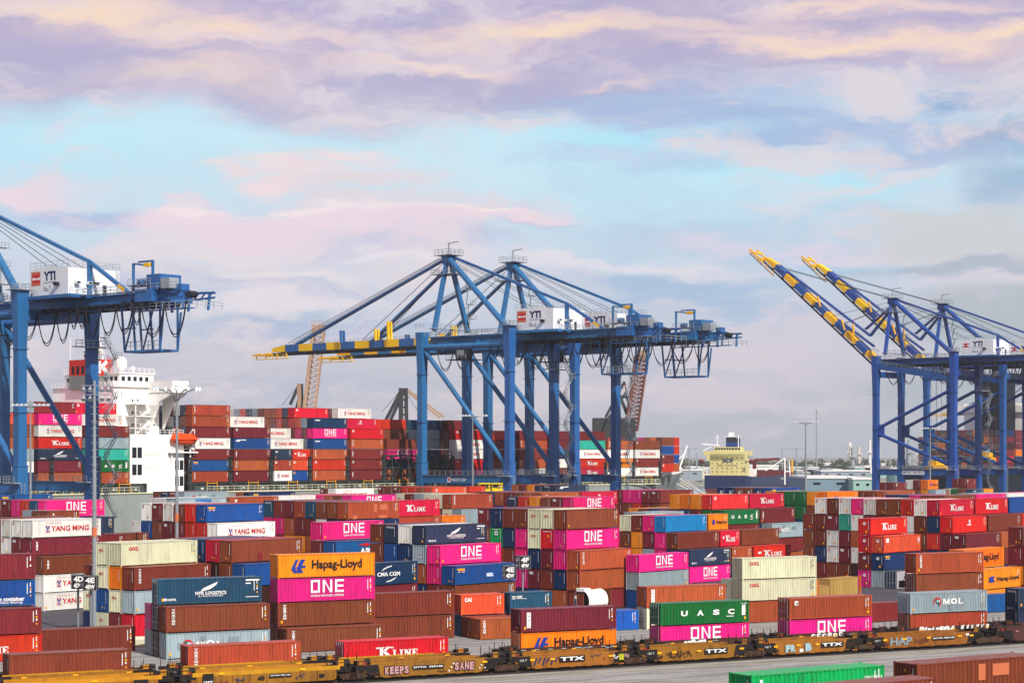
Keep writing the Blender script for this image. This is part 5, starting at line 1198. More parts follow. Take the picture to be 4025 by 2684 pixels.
def blob_letters(txt, x, z, w, h, fillp, edge='black', seed=1):
    rr = random.Random(seed); o = []; n = len(txt); cw = w / n
    out, inn = [], []
    for i, c in enumerate(txt):
        ps = T(c, .09); a = fit(ps, x + i*cw - .04, z + rr.uniform(-.06, .03) - .03, x + (i + .97)*cw + .04, z + h + rr.uniform(-.04, .1) + .03); out += a
        inn += fit(T(c, .05), x + i*cw + .04, z + rr.uniform(0, .04) + .03, x + (i + .9)*cw, z + h)
    return [(out, edge), (inn, fillp)]
def scrawl(x, z, w, h, p, seed, n=9):
    rr = random.Random(seed); ps = []; px, pz = x, z + h / 2
    for i in range(n):
        qx, qz = x + w * (i + 1) / n + rr.uniform(-.1, .1), z + rr.uniform(0, h); ps.append(stroke(px, pz, qx, qz + .001, .07)); px, pz = qx, qz
    return [(ps, p)]
GF = 'well cars of the front train'
car_unit('ribbed yellow well car at bottom left corner', FT0, -40.6, -22.4, RY, 'rib', plates=stick((4, 10), 1.3) + [([rect(14, .3, 15.4, 1.3)], 'black'), (fit(T('125T', .03), 14.1, .45, 15.3, .75), 'white')], top=RYB)
car_unit('ribbed yellow well car behind black 125T plate', FT0, -22.2, -4.1, RY, 'rib', plates=stick((4, 12.4), 1.36) + plate(9.2, 2.3, 'DTTX 781135', .82, 1.15) + [([rect(2.4, .3, 3.5, 1.5)], 'black'), (fit(T('125T', .03), 2.5, .45, 3.4, .8), 'white'), (fit(T('40', .04), 8, .62, 8.7, 1.05), 'black'), ([rect(14.4, .6, 15, .9)], 'black')], graff=scrawl(5.6, .5, 1, .6, 'navy', 3) + scrawl(12, .5, .9, .6, 'navy', 4) + scrawl(4.2, .4, .9, .5, 'maroonp', 8), top=RYB)
car_unit('yellow well car covered in pink bubble graffiti', FT0, -3.9, 13.2, RY, plates=plate(6.3, 3.5, 'DTTX  759142', .82, 1.2) + stick((14.2,), 1.1), trucks=(1, 1),
         graff=blob_letters('KEEPS', 3.2, .42, 2.7, .8, 'pinkp', seed=2) + blob_letters('SANE', 11.0, .45, 2.3, .85, 'pinkp', seed=5) + [([disc(10.4 + .25*i, .5 + .35*(i % 3), .09, 8) for i in range(3)] + [disc(13.9 + .2*i, .6 + .3*(i % 3), .08, 8) for i in range(4)], 'white')] + scrawl(1.6, .5, 1, .3, 'brownp', 7) + scrawl(9, .4, 1.2, .25, 'brownp', 9))
car_unit('yellow well car with blue smudges left of white lettered black plate', FT0, 13.4, 28.8, RY, plates=plate(6.0, 3.1, 'TTX', .72, 1.34) + stick((2.5, 4.9, 12), 1.0) + [(fit(T('125 T', .0), 1.3, 1.0, 2.1, 1.2), 'white'), (fit(T('E', .0), 11.4, .7, 11.6, .95), 'black')],
         graff=[([stroke(3 + .5*i, .5 + .3*(i % 2), 3.3 + .5*i, 1.3, .16) for i in range(6)], 'navy')] + scrawl(9.8, 1.0, 1.4, .4, 'navy', 12) + [([rect(13.3, .6, 13.9, 1.25)], 'lime')] + scrawl(12.6, .7, .6, .6, 'white', 13) + scrawl(14, .7, .5, .6, 'pinkp', 14))
car_unit('yellow well car with black outlined scrawl and number forty', FT0, 29.0, 44.3, RY, plates=plate(8.6, 3.0, 'TTX', .7, 1.3) + stick((2.5, 4.4, 7.6, 13.2), 1.0) + [(fit(T('40', .04), 2.7, .5, 3.2, .85), 'black'), (fit(T('125 T', .0), 1.3, 1.0, 2.1, 1.2), 'white')],
         graff=scrawl(3.7, .35, 3.2, 1.0, 'brownp', 21, 26) + scrawl(4.0, .4, 2.8, .8, 'black', 22, 20))
car_unit('yellow well car with pale green letter graffiti', FT0, 44.5, 59.5, RY, plates=plate(8.8, 3.1, 'TTX', .72, 1.3) + stick((2.3, 5.4, 8.0), 1.0) + [(fit(T('40', .04), 2.5, .5, 3.0, .8), 'black'), (fit(T('125 T', .0), 1.1, 1.0, 1.9, 1.2), 'white')],
         graff=blob_letters('FR', 3.9, .4, 1.4, .8, 'sky', 'grey', 31) + blob_letters('B', 6.6, .4, .9, .85, 'sky', 'grey', 33) + [([rect(5.8, .35, 6.3, .7)], 'white')] + scrawl(12, .6, 1.6, .6, 'brownp', 34, 16))
car_unit('yellow well car with big grey HAP graffiti', FT0, 59.7, 77.4, RY, plates=plate(9.6, 3.4, 'DTTX 759142', .84, 1.22) + stick((2.4, 5.2, 8.8, 13.4, 15.2), 1.05) + [([rect(14.6, 1.16, 15.1, 1.4)], 'white'), (fit(T('48', .0), 14.7, 1.2, 15.0, 1.36), 'black'), (fit(T('125 T', .0), 1.2, 1.0, 2.0, 1.2), 'white')],
         graff=[(fit(T('HAP', .04), 3.4, .45, 6.6, 1.4), 'grey')] + scrawl(7.0, .4, 2.0, .8, 'brownp', 41, 22) + scrawl(2.4, .4, .8, .8, 'brownp', 42, 14))
car_unit('brown well car at right edge of the front train', FT0, 79.0, 96.5, RBR, plates=[(fit(T('53', .0), 4.4, .5, 5.6, 1.0), 'white'), ([rect(3, 1.3, 3.4, 1.4), rect(4.4, 1.3, 4.7, 1.4), rect(6, 1.3, 6.5, 1.4)], 'pinkp')])
GR = 'well cars of the rear train'
for i, (t, nm, body) in enumerate(((-56.3, 'yellow rear well car under brown container at bottom left', RY), (-38.2, 'yellow rear well car under brown container with white vertical lettering', RY), (-21.1, 'yellow rear well car under red container with dark doors', RY),
        (0.0, 'brown rear well car under maroon and orange containers', RBR), (18.1, 'brown rear well car under green and pink containers', RBR), (36.1, 'brown rear well car under rust and pink containers', RBR), (54.2, 'brown rear well car with white wildstyle graffiti under grey container', RBR), (71.5, 'brown rear well car under two navy containers', RBR))):
    pl = stick((3.5, 8.6, 14), 1.15); gf = ()
    if t == 0: pl = pl + [(fit(T('BNSF 240256 A', .02), 4.6, .78, 8.2, 1.12), 'white'), ([rect(2.2 + k * 1.7, 1.36, 2.8 + k * 1.7, 1.42) for k in range(7)], 'pinkgrey')]; gf = scrawl(9.5, 1.1, 1.4, .4, 'sky', 51) + scrawl(13, 1.0, 1, .5, 'sky', 52, 16)
    if 18 < t < 19: gf = [([disc(5.6 + .5*k, 1.2 + .1*(k % 3), .34 - .06*(k % 2), 7) for k in range(6)], 'white'), ([stroke(5.5 + .45*k, 1.0, 5.8 + .45*k, 1.5, .08) for k in range(6)], 'green')] + scrawl(2.4, .9, 1.4, .4, 'sky', 62) + scrawl(9, 1.2, 1, .3, 'sky', 63)
    if 36 < t < 37: gf = [([disc(5.6 + .8*k, 1.25 + .12*(k % 2), .34, 9) for k in range(6)], 'white'), ([disc(5.7 + .8*k, 1.22 + .1*(k % 2), .2, 8) for k in range(6)], 'black')] + scrawl(11, 1.0, 1.6, .4, 'white', 64)
    if 54 < t < 55: rg = random.Random(5); gf = [([[(3.4 + .62*k + rg.uniform(-.1,.1), .95 + rg.uniform(0,.2)), (3.9 + .62*k, .9 + rg.uniform(0,.3)), (4.1 + .62*k + rg.uniform(-.2,.2), 1.5 + rg.uniform(0,.35)), (3.6 + .62*k, 1.6 + rg.uniform(-.1,.3))] for k in range(9)], 'white'), ([[(10 + .8*k, 1.1), (10.4 + .8*k, 1.0 + rg.uniform(0,.3)), (10.6 + .8*k, 1.8), (10.1 + .8*k, 1.7)] for k in range(6)], 'white'), ([stroke(3.5 + .6*k, 1.0, 3.8 + .6*k, 1.7, .07) for k in range(9)] + [stroke(10 + .8*k, 1.1, 10.3 + .8*k, 1.7, .08) for k in range(6)], 'brownp')]
    car_unit(nm, BT0 - EA * .24, t - 2.4, t + 14.9, body, 'plain', plates=pl, graff=gf, group=GR, top=RYB if body is RY else RBR, low=.72)
# ================================================================ setting: yard, rails, water, far shore
def ground_mat(name, c1, c2, c3, scale, bump=.0, streaks=None):
    m, nt, p = newmat(name); Lk = nt.links.new; tc = N(nt, 'ShaderNodeTexCoord'); mp = N(nt, 'ShaderNodeMapping'); Lk(tc.outputs['Object'], mp.inputs[0])
    mp.inputs['Rotation'].default_value = (0, 0, R(-(90 - A_))); n1 = N(nt, 'ShaderNodeTexNoise'); n1.inputs['Scale'].default_value = scale; n1.inputs['Detail'].default_value = 8; n1.inputs['Roughness'].default_value = .7
    n2 = N(nt, 'ShaderNodeTexNoise'); n2.inputs['Scale'].default_value = scale * .12; n2.inputs['Detail'].default_value = 4; Lk(mp.outputs[0], n1.inputs[0])
    ms = N(nt, 'ShaderNodeMapping'); ms.inputs['Scale'].default_value = (.16, 1.4, 1); Lk(mp.outputs[0], ms.inputs[0]); Lk(ms.outputs[0], n2.inputs[0]); n2.inputs['Scale'].default_value = .5
    r1 = N(nt, 'ShaderNodeValToRGB'); r1.color_ramp.elements[0].position = .3; r1.color_ramp.elements[1].position = .7; r1.color_ramp.elements[0].color = lin(c1); r1.color_ramp.elements[1].color = lin(c2); Lk(n1.outputs[0], r1.inputs[0])
    r2 = N(nt, 'ShaderNodeValToRGB'); r2.color_ramp.elements[0].position = .42; r2.color_ramp.elements[1].position = .62; r2.color_ramp.elements[0].color = (0, 0, 0, 1); r2.color_ramp.elements[1].color = (.75, .75, .75, 1); Lk(n2.outputs[0], r2.inputs[0])
    mx = N(nt, 'ShaderNodeMix', data_type='RGBA'); Lk(r2.outputs[0], mx.inputs['Factor']); Lk(r1.outputs[0], mx.inputs['A']); mx.inputs['B'].default_value = lin(c3)
    # skid marks along the traffic direction
    n3 = N(nt, 'ShaderNodeTexNoise'); m3 = N(nt, 'ShaderNodeMapping'); m3.inputs['Scale'].default_value = (.22, 3.2, 1); Lk(mp.outputs[0], m3.inputs[0]); Lk(m3.outputs[0], n3.inputs[0]); n3.inputs['Scale'].default_value = .8; n3.inputs['Detail'].default_value = 3
    r3 = N(nt, 'ShaderNodeValToRGB'); r3.color_ramp.elements[0].position = .6; r3.color_ramp.elements[1].position = .68; r3.color_ramp.elements[0].color = (0, 0, 0, 1); r3.color_ramp.elements[1].color = (.55, .55, .55, 1); Lk(n3.outputs[0], r3.inputs[0])
    m4 = N(nt, 'ShaderNodeMix', data_type='RGBA'); Lk(r3.outputs[0], m4.inputs['Factor']); Lk(mx.outputs['Result'], m4.inputs['A']); m4.inputs['B'].default_value = lin('#2a2a2a'); Lk(m4.outputs['Result'], p.inputs['Base Color'])
    p.inputs['Roughness'].default_value = .85; p.inputs['Specular IOR Level'].default_value = .2; return m
GM = ground_mat('yard_concrete', '#84837d', '#aaa9a2', '#6c6b65', 1.6); GA = ground_mat('yard_asphalt', '#46464a', '#5a5a5d', '#3a3a3e', 1.2); GB_ = ground_mat('track_bed', '#2e2b28', '#4a443e', '#262422', 3.0); GF_ = ground_mat('far_land', '#8a8a80', '#a09c90', '#6a6e5e', .02)
EQ = 36.5   # quay edge, from the landside crane rail
def LE(l, e, z=0.0): v = C0 + QL * l + QE * e; return (v.x, v.y, z)
x_ = MB(); x_.quad([LE(-1500, -1400), LE(900, -1400), LE(900, EQ), LE(-1500, EQ)]); x_.quad([LE(-1500, EQ), LE(900, EQ), LE(900, EQ, -8), LE(-1500, EQ, -8)]); x_.quad([LE(900, EQ), LE(900, -1400), LE(900, -1400, -8), LE(900, EQ, -8)])
struct(x_.build('ground', [GA]))
def strip(name, base, a, b, e0, e1, z, mat):
    q = [base + LA * a + EA * e0, base + LA * b + EA * e0, base + LA * b + EA * e1, base + LA * a + EA * e1]; m = MB(); m.quad([(v.x, v.y, z) for v in q]); return struct(m.build(name, [mat]))
strip('pavement', FT0, -140, 260, 3.6 + 11, 60, .008, GM)
strip('road', FT0, -140, 260, -44, -1.1, .008, GM)
strip('ballast_ground', FT0, -140, 260, -1.1, 14.6, .012, GB_)
YL = flat('faded_yellow_line', '#a89a4a', .8); WL = flat('faded_white_line', '#cfcfca', .8)
x_ = MB()
def seg(a, b, e, w, mi):
    q = [FT0 + LA * a + EA * (e - w), FT0 + LA * b + EA * (e - w), FT0 + LA * b + EA * (e + w), FT0 + LA * a + EA * (e + w)]; x_.quad([(v.x, v.y, .016) for v in q], mi)
for e in (-2.6, -4.4): seg(-140, 260, e, .09, 0)
seg(-140, 260, -38, .12, 0)
for k in range(-20, 30):
    if k % 3: seg(k * 9, k * 9 + 4.2, -16.5, .08, 1); 
    if k % 2: seg(k * 11, k * 11 + 3.5, -26.5, .08, 1)
for e in (17, 18.6, 24): seg(-60, 120, e, .07, 0 if e > 20 else 1)
struct(x_.build('road_marking', [YL, WL]))
RAILM = paint('rail_steel', '#4a423c', .4, .4, metal=.6); SLP = flat('sleeper', '#3a332c', .9)
for base, off in ((FT0, 0.0), (BT0 - EA * .24, 0.0)):
    x_ = MB()
    for y in (.68, 2.12):
        p = base + LA * -140 + EA * y; q = base + LA * 260 + EA * y; x_.bar((p.x, p.y, .09), (q.x, q.y, .09), .08, .14)
    tag(x_.build('rail_track', [RAILM]), 'steel rail track under the ' + ('front' if base is FT0 else 'rear') + ' train', 'rail track', 'rail tracks')
# water
m, nt, p = newmat('harbour_water'); p.inputs['Base Color'].default_value = lin('#3a5560'); p.inputs['Roughness'].default_value = .18
nw = N(nt, 'ShaderNodeTexNoise'); nw.inputs['Scale'].default_value = .35; nw.inputs['Detail'].default_value = 5; bw = N(nt, 'ShaderNodeBump'); bw.inputs['Strength'].default_value = .5; bw.inputs['Distance'].default_value = .6
tcw = N(nt, 'ShaderNodeTexCoord'); nt.links.new(tcw.outputs['Object'], nw.inputs[0]); nt.links.new(nw.outputs[0], bw.inputs['Height']); nt.links.new(bw.outputs[0], p.inputs['Normal'])
x_ = MB(); x_.quad([(-2550, -50, -4), (2550, -50, -4), (2550, 7500, -4), (-2550, 7500, -4)]); struct(x_.build('water', [m]))
def land(name, pts, z=0.0):
    m_ = MB(); m_.quad([(a, b, z) for a, b in pts])
    for (a, b), (c, d) in zip(pts, pts[1:] + pts[:1]): m_.quad([(a, b, z), (c, d, z), (c, d, -6), (a, b, -6)])
    return struct(m_.build(name, [GF_]))
land('shore_land', [LE(-900, 190)[:2], LE(215, 190)[:2], LE(215, 560)[:2], LE(-900, 560)[:2]])
land('far_shore', [(-2500, 1560), (140, 1560), (420, 1600), (2500, 1600), (2500, 7500), (-2500, 7500)], .5)
land('shore_land', [(125, 960), (260, 945), (330, 1080), (190, 1120)], .5)
# ================================================================ far town: sheds, tanks, towers, trees
TOWN = [flat('town_' + n, c, .7) for n, c in (('white', '#d8d8d4'), ('cream', '#c8c0ac'), ('grey', '#8c979c'), ('blue_grey', '#6f8894'), ('brick', '#8a5a4e'), ('pale_green', '#8ab0a4'))]
def building(name, x0, x1, d, ztop, mi, label, depth=40, roofs=None, grp='low buildings of the far town', cat='building'):
    a, b = at(x0, d), at(x1, d); w = b.x - a.x; m_ = MB(); m_.box(0, 0, .5, w, depth, ztop * .9, 0); m_.box(-.5, -.5, ztop * .9, w + .5, depth + .5, ztop, 1)
    n = max(2, int(w / 9))
    for k in range(n): m_.box((k + .3) * w / n, -.2, ztop * .62, (k + .6) * w / n, -.02, ztop * .72, 2)
    o = m_.build(name, [TOWN[mi], TOWN[0 if roofs is None else roofs], WINDOW], None, a); tag(o, label, cat, grp); return o
lab = 'pale low shed among many in the hazy far town'
rr = random.Random(11)
for k in range(84):
    d = rr.choice((1650, 1720, 1800, 1900, 2100, 2400, 2800)); px = rr.uniform(2590, 3480) if k < 68 else rr.uniform(3480, 3700); w = rr.uniform(20, 80) * 1600 / d; building('warehouse', px, px + w, d, rr.uniform(4, 10), rr.choice((0, 0, 1, 2, 2, 3, 4, 5)), lab, rr.uniform(20, 60))
building('warehouse', 3170, 3352, 1000, 10.6, 3, 'long blue grey warehouse with white roof beyond the far blue crane leg', 60, None, None)
building('warehouse', 3354, 3432, 985, 10.2, 5, 'pale green warehouse next to the blue grey one', 50, None, None)
building('warehouse', 2945, 3060, 1640, 12, 0, 'white warehouse right of the tanker bridge', 50, None, None)
building('warehouse', 2655, 2760, 1560, 9, 2, 'grey shed left of the tanker stern', 40, None, None)
building('warehouse', 3228, 3420, 1500, 9, 2, 'long white storage shed under the refinery towers', 40, None, None)
for k, (px, d, r_, h) in enumerate(((3560, 1150, 11, 12), (3610, 1150, 11, 12), (3690, 1250, 12, 12))):
    m_ = MB(); m_.tube((0, 0, .5), (0, 0, h), r_, 24, 0); m_.tube((0, 0, h), (0, 0, h + 1.6), r_, 24, 1, r2=.5)
    for j in range(2): m_.rail([(r_ * math.cos(i * .5), r_ * math.sin(i * .5), h) for i in range(13)], 1.1, .06, 3, 1)
    tag(m_.build('storage_tank', [TOWN[(5, 1, 5)[k]], TOWN[0]], None, at(px, d)), 'pale round storage tank on the far shore', 'tank', 'storage tanks on the far shore')
for k in range(18):
    px = rr.choice((rr.uniform(3330, 3450), rr.uniform(3530, 3680), rr.uniform(3560, 3680))); d = rr.uniform(2600, 3600); h = rr.uniform(20, 44); m_ = MB(); w = rr.uniform(1.6, 4)
    m_.tube((0, 0, .5), (0, 0, h), w, 8, 0, r2=w * .7); m_.box(-w * 1.7, -w * 1.7, h * .55, w * 1.7, w * 1.7, h * .58, 0); m_.bar((w * 1.6, 0, 0), (w * 1.6, 0, h * .8), .5)
    tag(m_.build('refinery_tower', [TOWN[rr.choice((0, 1, 2))]], None, at(px, d)), 'slim pale refinery tower on the hazy horizon', 'tower', 'refinery towers on the horizon')
for k, (px, pt, d, kind) in enumerate(((3210, 1610, 2000, 1), (3131, 1762, 1500, 0), (2709, 1763, 1500, 0), (3075, 1762, 1600, 0), (2738, 1780, 1700, 1), (2957, 1775, 1800, 1), (3113, 1806, 1480, 2), (3085, 1800, 1400, 3))):
    b = at(px, d); z = at(px, d, pt).z; m_ = MB()
    if kind == 3: m_.bar((0, 0, 0), (0, 0, z), .8); m_.bar((0, 0, z), (-22, 0, 4), .6); m_.bar((4, 0, 0), (3, 0, z - 2), .6); m_.bar((0, 0, z * .5), (4, 0, z * .5), .7)
    else: 
        m_.tube((0, 0, 0), (0, 0, z), .5 if kind == 0 else .8, 6, 0); 
        if kind == 0: m_.box(-6, -.5, z - .5, 6, .5, z + .3, 0)
        else: m_.bar((-.8, 0, z * .9), (.8, 0, z * .9), .6); m_.box(-1.4, -1, z * .3, 1.4, 1, z * .34)
    tag(m_.build('light_mast' if kind != 3 else 'loading_arm', [TOWN[2] if kind < 2 else (P['yellow'] if kind == 2 else HULLW)], None, b), ('tall thin mast standing on the hazy horizon left of light pole', 'thin light mast behind the tanker bow', 'thin light mast left of the tanker bridge', 'short light mast above the tanker deck', 'thin pole left of the tanker bridge', 'thin pole right of the tanker bridge', 'short yellow post above the tanker bow', 'white slanting loading arm above the tanker deck')[k], 'mast' if kind != 3 else 'loading arm')
# trees of the far town: one wood that reads as a mass
TREE = flat('far_foliage', '#3a4a34', .9); TREE2 = flat('far_foliage_light', '#55624a', .9); BARK = flat('far_bark', '#3a3028', .9)
x_ = MB()
for k in range(300):
    d = rr.choice((1950, 2050, 2300, 2700, 3000)); px = rr.uniform(2560, 3720); c = at(px, d); h = rr.uniform(5, 13)
    x_.tube((c.x, c.y, .4), (c.x, c.y, h * .5), .35, 5, 2)
    for j in range(5):
        r_ = h * rr.uniform(.16, .3); q = (c.x + rr.uniform(-h, h) * .35, c.y + rr.uniform(-h, h) * .3, h * rr.uniform(.4, .95)); b = len(x_.v)
        for i in range(16):
            a_, t_ = rr.uniform(0, 6.28), rr.uniform(0, 3.14); s_ = r_ * rr.uniform(.5, 1); w_ = r_ * .55
            o_ = Vector((q[0] + s_ * math.sin(t_) * math.cos(a_), q[1] + s_ * math.sin(t_) * math.sin(a_), q[2] + s_ * .8 * math.cos(t_)))
            d1 = Vector((rr.uniform(-1, 1), rr.uniform(-1, 1), rr.uniform(-1, 1))).normalized() * w_; d2 = Vector((rr.uniform(-1, 1), rr.uniform(-1, 1), rr.uniform(-1, 1))).normalized() * w_
            x_.quad([o_ - d1, o_ + d2, o_ + d1], 0 if rr.random() < .6 else 1)
fo = x_.build('far_wood', [TREE, TREE2, BARK]); fo['kind'] = 'stuff'; tag(fo, 'dark tree belt of the far town', 'trees')
# ================================================================ light masts in the yard
POLE = paint('light_pole_grey', '#8b9296', .45, .25, scale=.3, metal=.2); LAMPW = flat('lamp_housing', '#c8ccce', .35, .2)
def light_mast(px, d, ptop, label, kind, w, band=None):
    b = at(px, d); z = at(px, d, ptop).z; root = empty('light_mast', b, 0); tag(root, label, 'light mast', 'tall yard light masts')
    m_ = MB(); m_.tube((0, 0, 0), (0, 0, z * .55), w * .6, 12, 0, r2=w * .5); m_.tube((0, 0, z * .55), (0, 0, z), w * .5, 12, 0, r2=w * .3)
    for k in range(5): m_.tube((0, 0, z * (.15 + .17 * k)), (0, 0, z * (.15 + .17 * k) + .1), w * .64, 12, 0)
    if kind == 1:
        for k in range(28): m_.box(-w * .9, -.1, 6 + k * .9, w * .9, .1, 6.06 + k * .9, 0)
    pl = m_.build('pole', [POLE], root)
    if band:
        zz = at(px, d, band).z; m_ = MB(); m_.tube((0, 0, zz - .6), (0, 0, zz + .6), w * .62, 12); m_.build('painted_band', [P['rustpatch']], pl)
    m_ = MB(); lamps = []
    if kind == 0:      # crown of bowls on curved arms
        n = 12
        for k in range(n):
            a = 2 * math.pi * (k + .3) / n; r_ = 3.3; pts = [Vector((0, 0, z - 1.5)), Vector((r_ * .25 * math.cos(a), r_ * .25 * math.sin(a), z - .2)), Vector((r_ * .6 * math.cos(a), r_ * .6 * math.sin(a), z + .35)), Vector((r_ * math.cos(a), r_ * math.sin(a), z + .7))]
            m_.chain(pts, .07, 5); lamps.append((pts[-1], 0))
        m_.tube((0, 0, z - 1.6), (0, 0, z - .6), w * .5, 10)
    elif kind == 1:    # two cross bars with floodlights
        for dz in (0, -1.15):
            m_.bar((-1.7, 0, z - .6 + dz), (1.9, 0, z - .6 + dz), .12); m_.bar((0, -.9, z - .6 + dz), (0, .9, z - .6 + dz), .1)
            for xx in (-1.3, -.5, 1.0, 1.8): lamps.append((Vector((xx, -.2, z - 1.15 + dz)), 1))
    else:
        for k in range(-4, 5):
            if k == 0: continue
            a = k * .85; m_.bar((0, 0, z - .6), (a, 0, z + (.35 if kind == 2 else 0)), .1); lamps.append((Vector((a, 0, z + (.2 if kind == 2 else -.1))), 2))
        m_.bar((-3.5, 0, z), (3.5, 0, z), .12) if kind == 3 else None
    m_.build('lamp_arm', [POLE], root)
    for v, k in lamps:
        m_ = MB()
        if k == 0: m_.tube((0, 0, .4), (0, 0, .12), .15, 10, 0); m_.tube((0, 0, .12), (0, 0, -.3), .2, 12, 0, r2=.36)
        elif k == 1: m_.tube((0, 0, .2), (.05, -.25, -.1), .14, 10, 0, r2=.34); m_.bar((0, .05, .1), (0, .15, .5), .06)
        else: m_.box(-.34, -.28, -.16, .34, .28, .14, 0); m_.box(-.2, -.2, .14, .2, .2, .3, 0)
        m_.build('lamp', [LAMPW], root, v)
light_mast(371, 252, 1496, 'big grey light mast with floodlights in front of left crane leg', 1, .52, 2090)
light_mast(695, 297, 1545, 'grey light mast with crown of bowl lamps before white ship bridge', 0, .46, 2033)
light_mast(120, 385, 1590, 'thin light mast at left edge before crane legs', 3, .42)
light_mast(1858, 500, 1632, 'thin white light mast before the middle crane brace', 3, .44)
light_mast(3167, 600, 1660, 'light mast before the tanker bow', 2, .6)
light_mast(3656, 700, 1682, 'thin light mast in front of right crane beam', 3, .6)
# ================================================================ row signs
SGN = flat('sign_black', '#141618', .6); SFR = flat('sign_edge', '#7c8084', .5)
def row_sign(px, d, ytop, a, b2, label, rz=20):
    b = at(px, d); z = at(px, d, ytop).z; root = empty('row_sign', b, R(rz)); tag(root, label, 'sign', 'row signs on poles'); s = .78
    m_ = MB(); m_.tube((0, 0, 0), (0, 0, z - 1.6), .13, 8); m_.build('pole', [POLE], root)
    m_ = MB(); m_.box(-s, -s, z - 1.65, s, s, z); bx = m_.build('sign_box', [SGN], root)
    m_ = MB()
    for x in (-s, s):
        for y in (-s, s): m_.bar((x, y, z - 1.66), (x, y, z + .01), .05)
    for zz in (z - 1.65, z):
        for y in (-s, s): m_.bar((-s, y, zz), (s, y, zz), .05); m_.bar((y, -s, zz), (y, s, zz), .05)
    m_.build('sign_edge', [SFR], bx)
    g = [(fit(T(a, .04), -.55, .85, .55, 1.5), 'white'), (fit(T(b2, .04), -.55, .15, .55, .68), 'white')]
    link('lettering', face_mesh('lettering', g, lambda u, v, i: (u, -s - .02, z - 1.65 + v)), bx); link('lettering', face_mesh('lettering', g, lambda u, v, i: (-s - .02, -u, z - 1.65 + v)), bx)
row_sign(2055, 264, 2184, '4F', '4FW', 'black cube sign lettered 4F on a grey pole', 22)
row_sign(2002, 258, 2222, '4E', '4EW', 'black sign lettered 4E in front of blue container at centre', 8)
row_sign(307, 238, 2257, '4D', '4DW', 'black cube sign lettered 4D at left', 15)
row_sign(357, 236, 2262, '4E', '4EW', 'black sign lettered 4E beside the big left light mast', 5)
# ================================================================ yard machines and odd loads
MY = paint('machine_yellow', '#e8c800', .45, .2, scale=.5)
for k, (px, lb) in enumerate(((1902, 'yellow container handler below crane beam, left of two'), (1950, 'yellow container handler below crane beam, right of two'))):
    r = empty('container_handler', at(px, 497), R(10)); tag(r, lb, 'container handler', 'yellow container handlers')
    m_ = MB(); m_.box(-1.3, -2.5, 1.1, 1.3, 2.5, 3.0); m_.box(-.5, -.6, 3, .5, .6, 12.6); m_.box(-1.3, -2.2, 12.6, 1.3, 2.2, 13.7); m_.box(-1.35, -1.6, 13.7, .1, .2, 13.95); m_.build('body', [MY], r)
    m_ = MB(); m_.box(-1.2, -1.8, 13.95, .3, .2, 14.9); m_.build('cab', [MY], r); m_ = MB(); m_.box(-1.1, -1.86, 14.1, .2, -1.81, 14.8); m_.build('window', [WINDOW], r)
    m_ = MB(); m_.box(-1.5, -2.1, 14.92, 1.4, 1.6, 15.2); m_.bar((1.15, -1.9, 13.7), (1.15, -1.9, 14.9), .18); m_.bar((.6, -1.9, 13.7), (1.15, -1.9, 14.9), .14); m_.build('roof_frame', [MY], r)
    for sx in (-1.2, 1.2):
        for sy in (-1.7, 1.7): m_ = MB(); m_.tube((sx - .3, sy, .8), (sx + .3, sy, .8), .8, 14); m_.build('wheel', [CABLE], r)
# white reel on a flat rack
fr = empty('flat_rack', at(2288, 268), R(90 - B_)); tag(fr, 'brown flat rack with end walls carrying a white drum', 'flat rack'); fr.location = at(2292, 266); 
m_ = MB(); m_.box(0, 0, 1.4, 6.06, 2.44, 1.75); m_.box(.0, .25, .2, 6, 2.2, .5)
for xx in (.6, 1.6, 4.6, 5.5): 
    for yy in (.2, 1.9): m_.tube((xx, yy, .48), (xx, yy + .35, .48), .48, 12)
m_.bar((1, 1.2, .5), (1, 1.2, 1.4), .6); m_.bar((5, 1.2, .5), (5, 1.2, 1.4), .6); m_.build('deck', [RST], fr)
m_ = MB(); m_.box(0, 0, 1.75, .16, 2.44, 4.1); m_.build('end_wall', [CM['br']], fr); m_ = MB(); m_.box(5.9, 0, 1.75, 6.06, 2.44, 4.35); m_.build('end_wall', [CM['br']], fr)
link('lettering', face_mesh('lettering', [([rect(1.0, .5, 1.36, 2.1)], 'white'), ([rect(1.04, .56, 1.32, 1.65)], 'navy')], lambda u, v, i: (-.02 - .005 * i, 2.44 - u, 1.75 + v)), fr)
dr = MB(); n = 28; fw = Vector((1, 0, 0))
dr.tube((1.0, 1.22, 3.05), (4.9, 1.22, 3.05), 1.42, n, 0, caps=False); dr.tube((1.0, 1.22, 3.05), (1.02, 1.22, 3.05), 1.3, n, 1); dr.tube((.96, 1.22, 3.05), (1.2, 1.22, 3.05), 1.5, n, 0, caps=False); dr.tube((4.85, 1.22, 3.05), (5.0, 1.22, 3.05), 1.5, n, 0); dr.box(1.6, .1, 1.75, 2.0, 2.3, 2.3, 2); dr.box(3.9, .1, 1.75, 4.3, 2.3, 2.3, 2); dr.box(.9, .5, 4.3, 2.2, 1.9, 4.75, 0)  # near end closed by a black disc, painting the shade of the hollow
tag(dr.build('steel_drum', [HULLW, HOLLOWDK, CM['ro']], None, fr.location, R(90 - B_)), 'big white drum with open end as a dark painted disc, lying on the flat rack', 'drum')
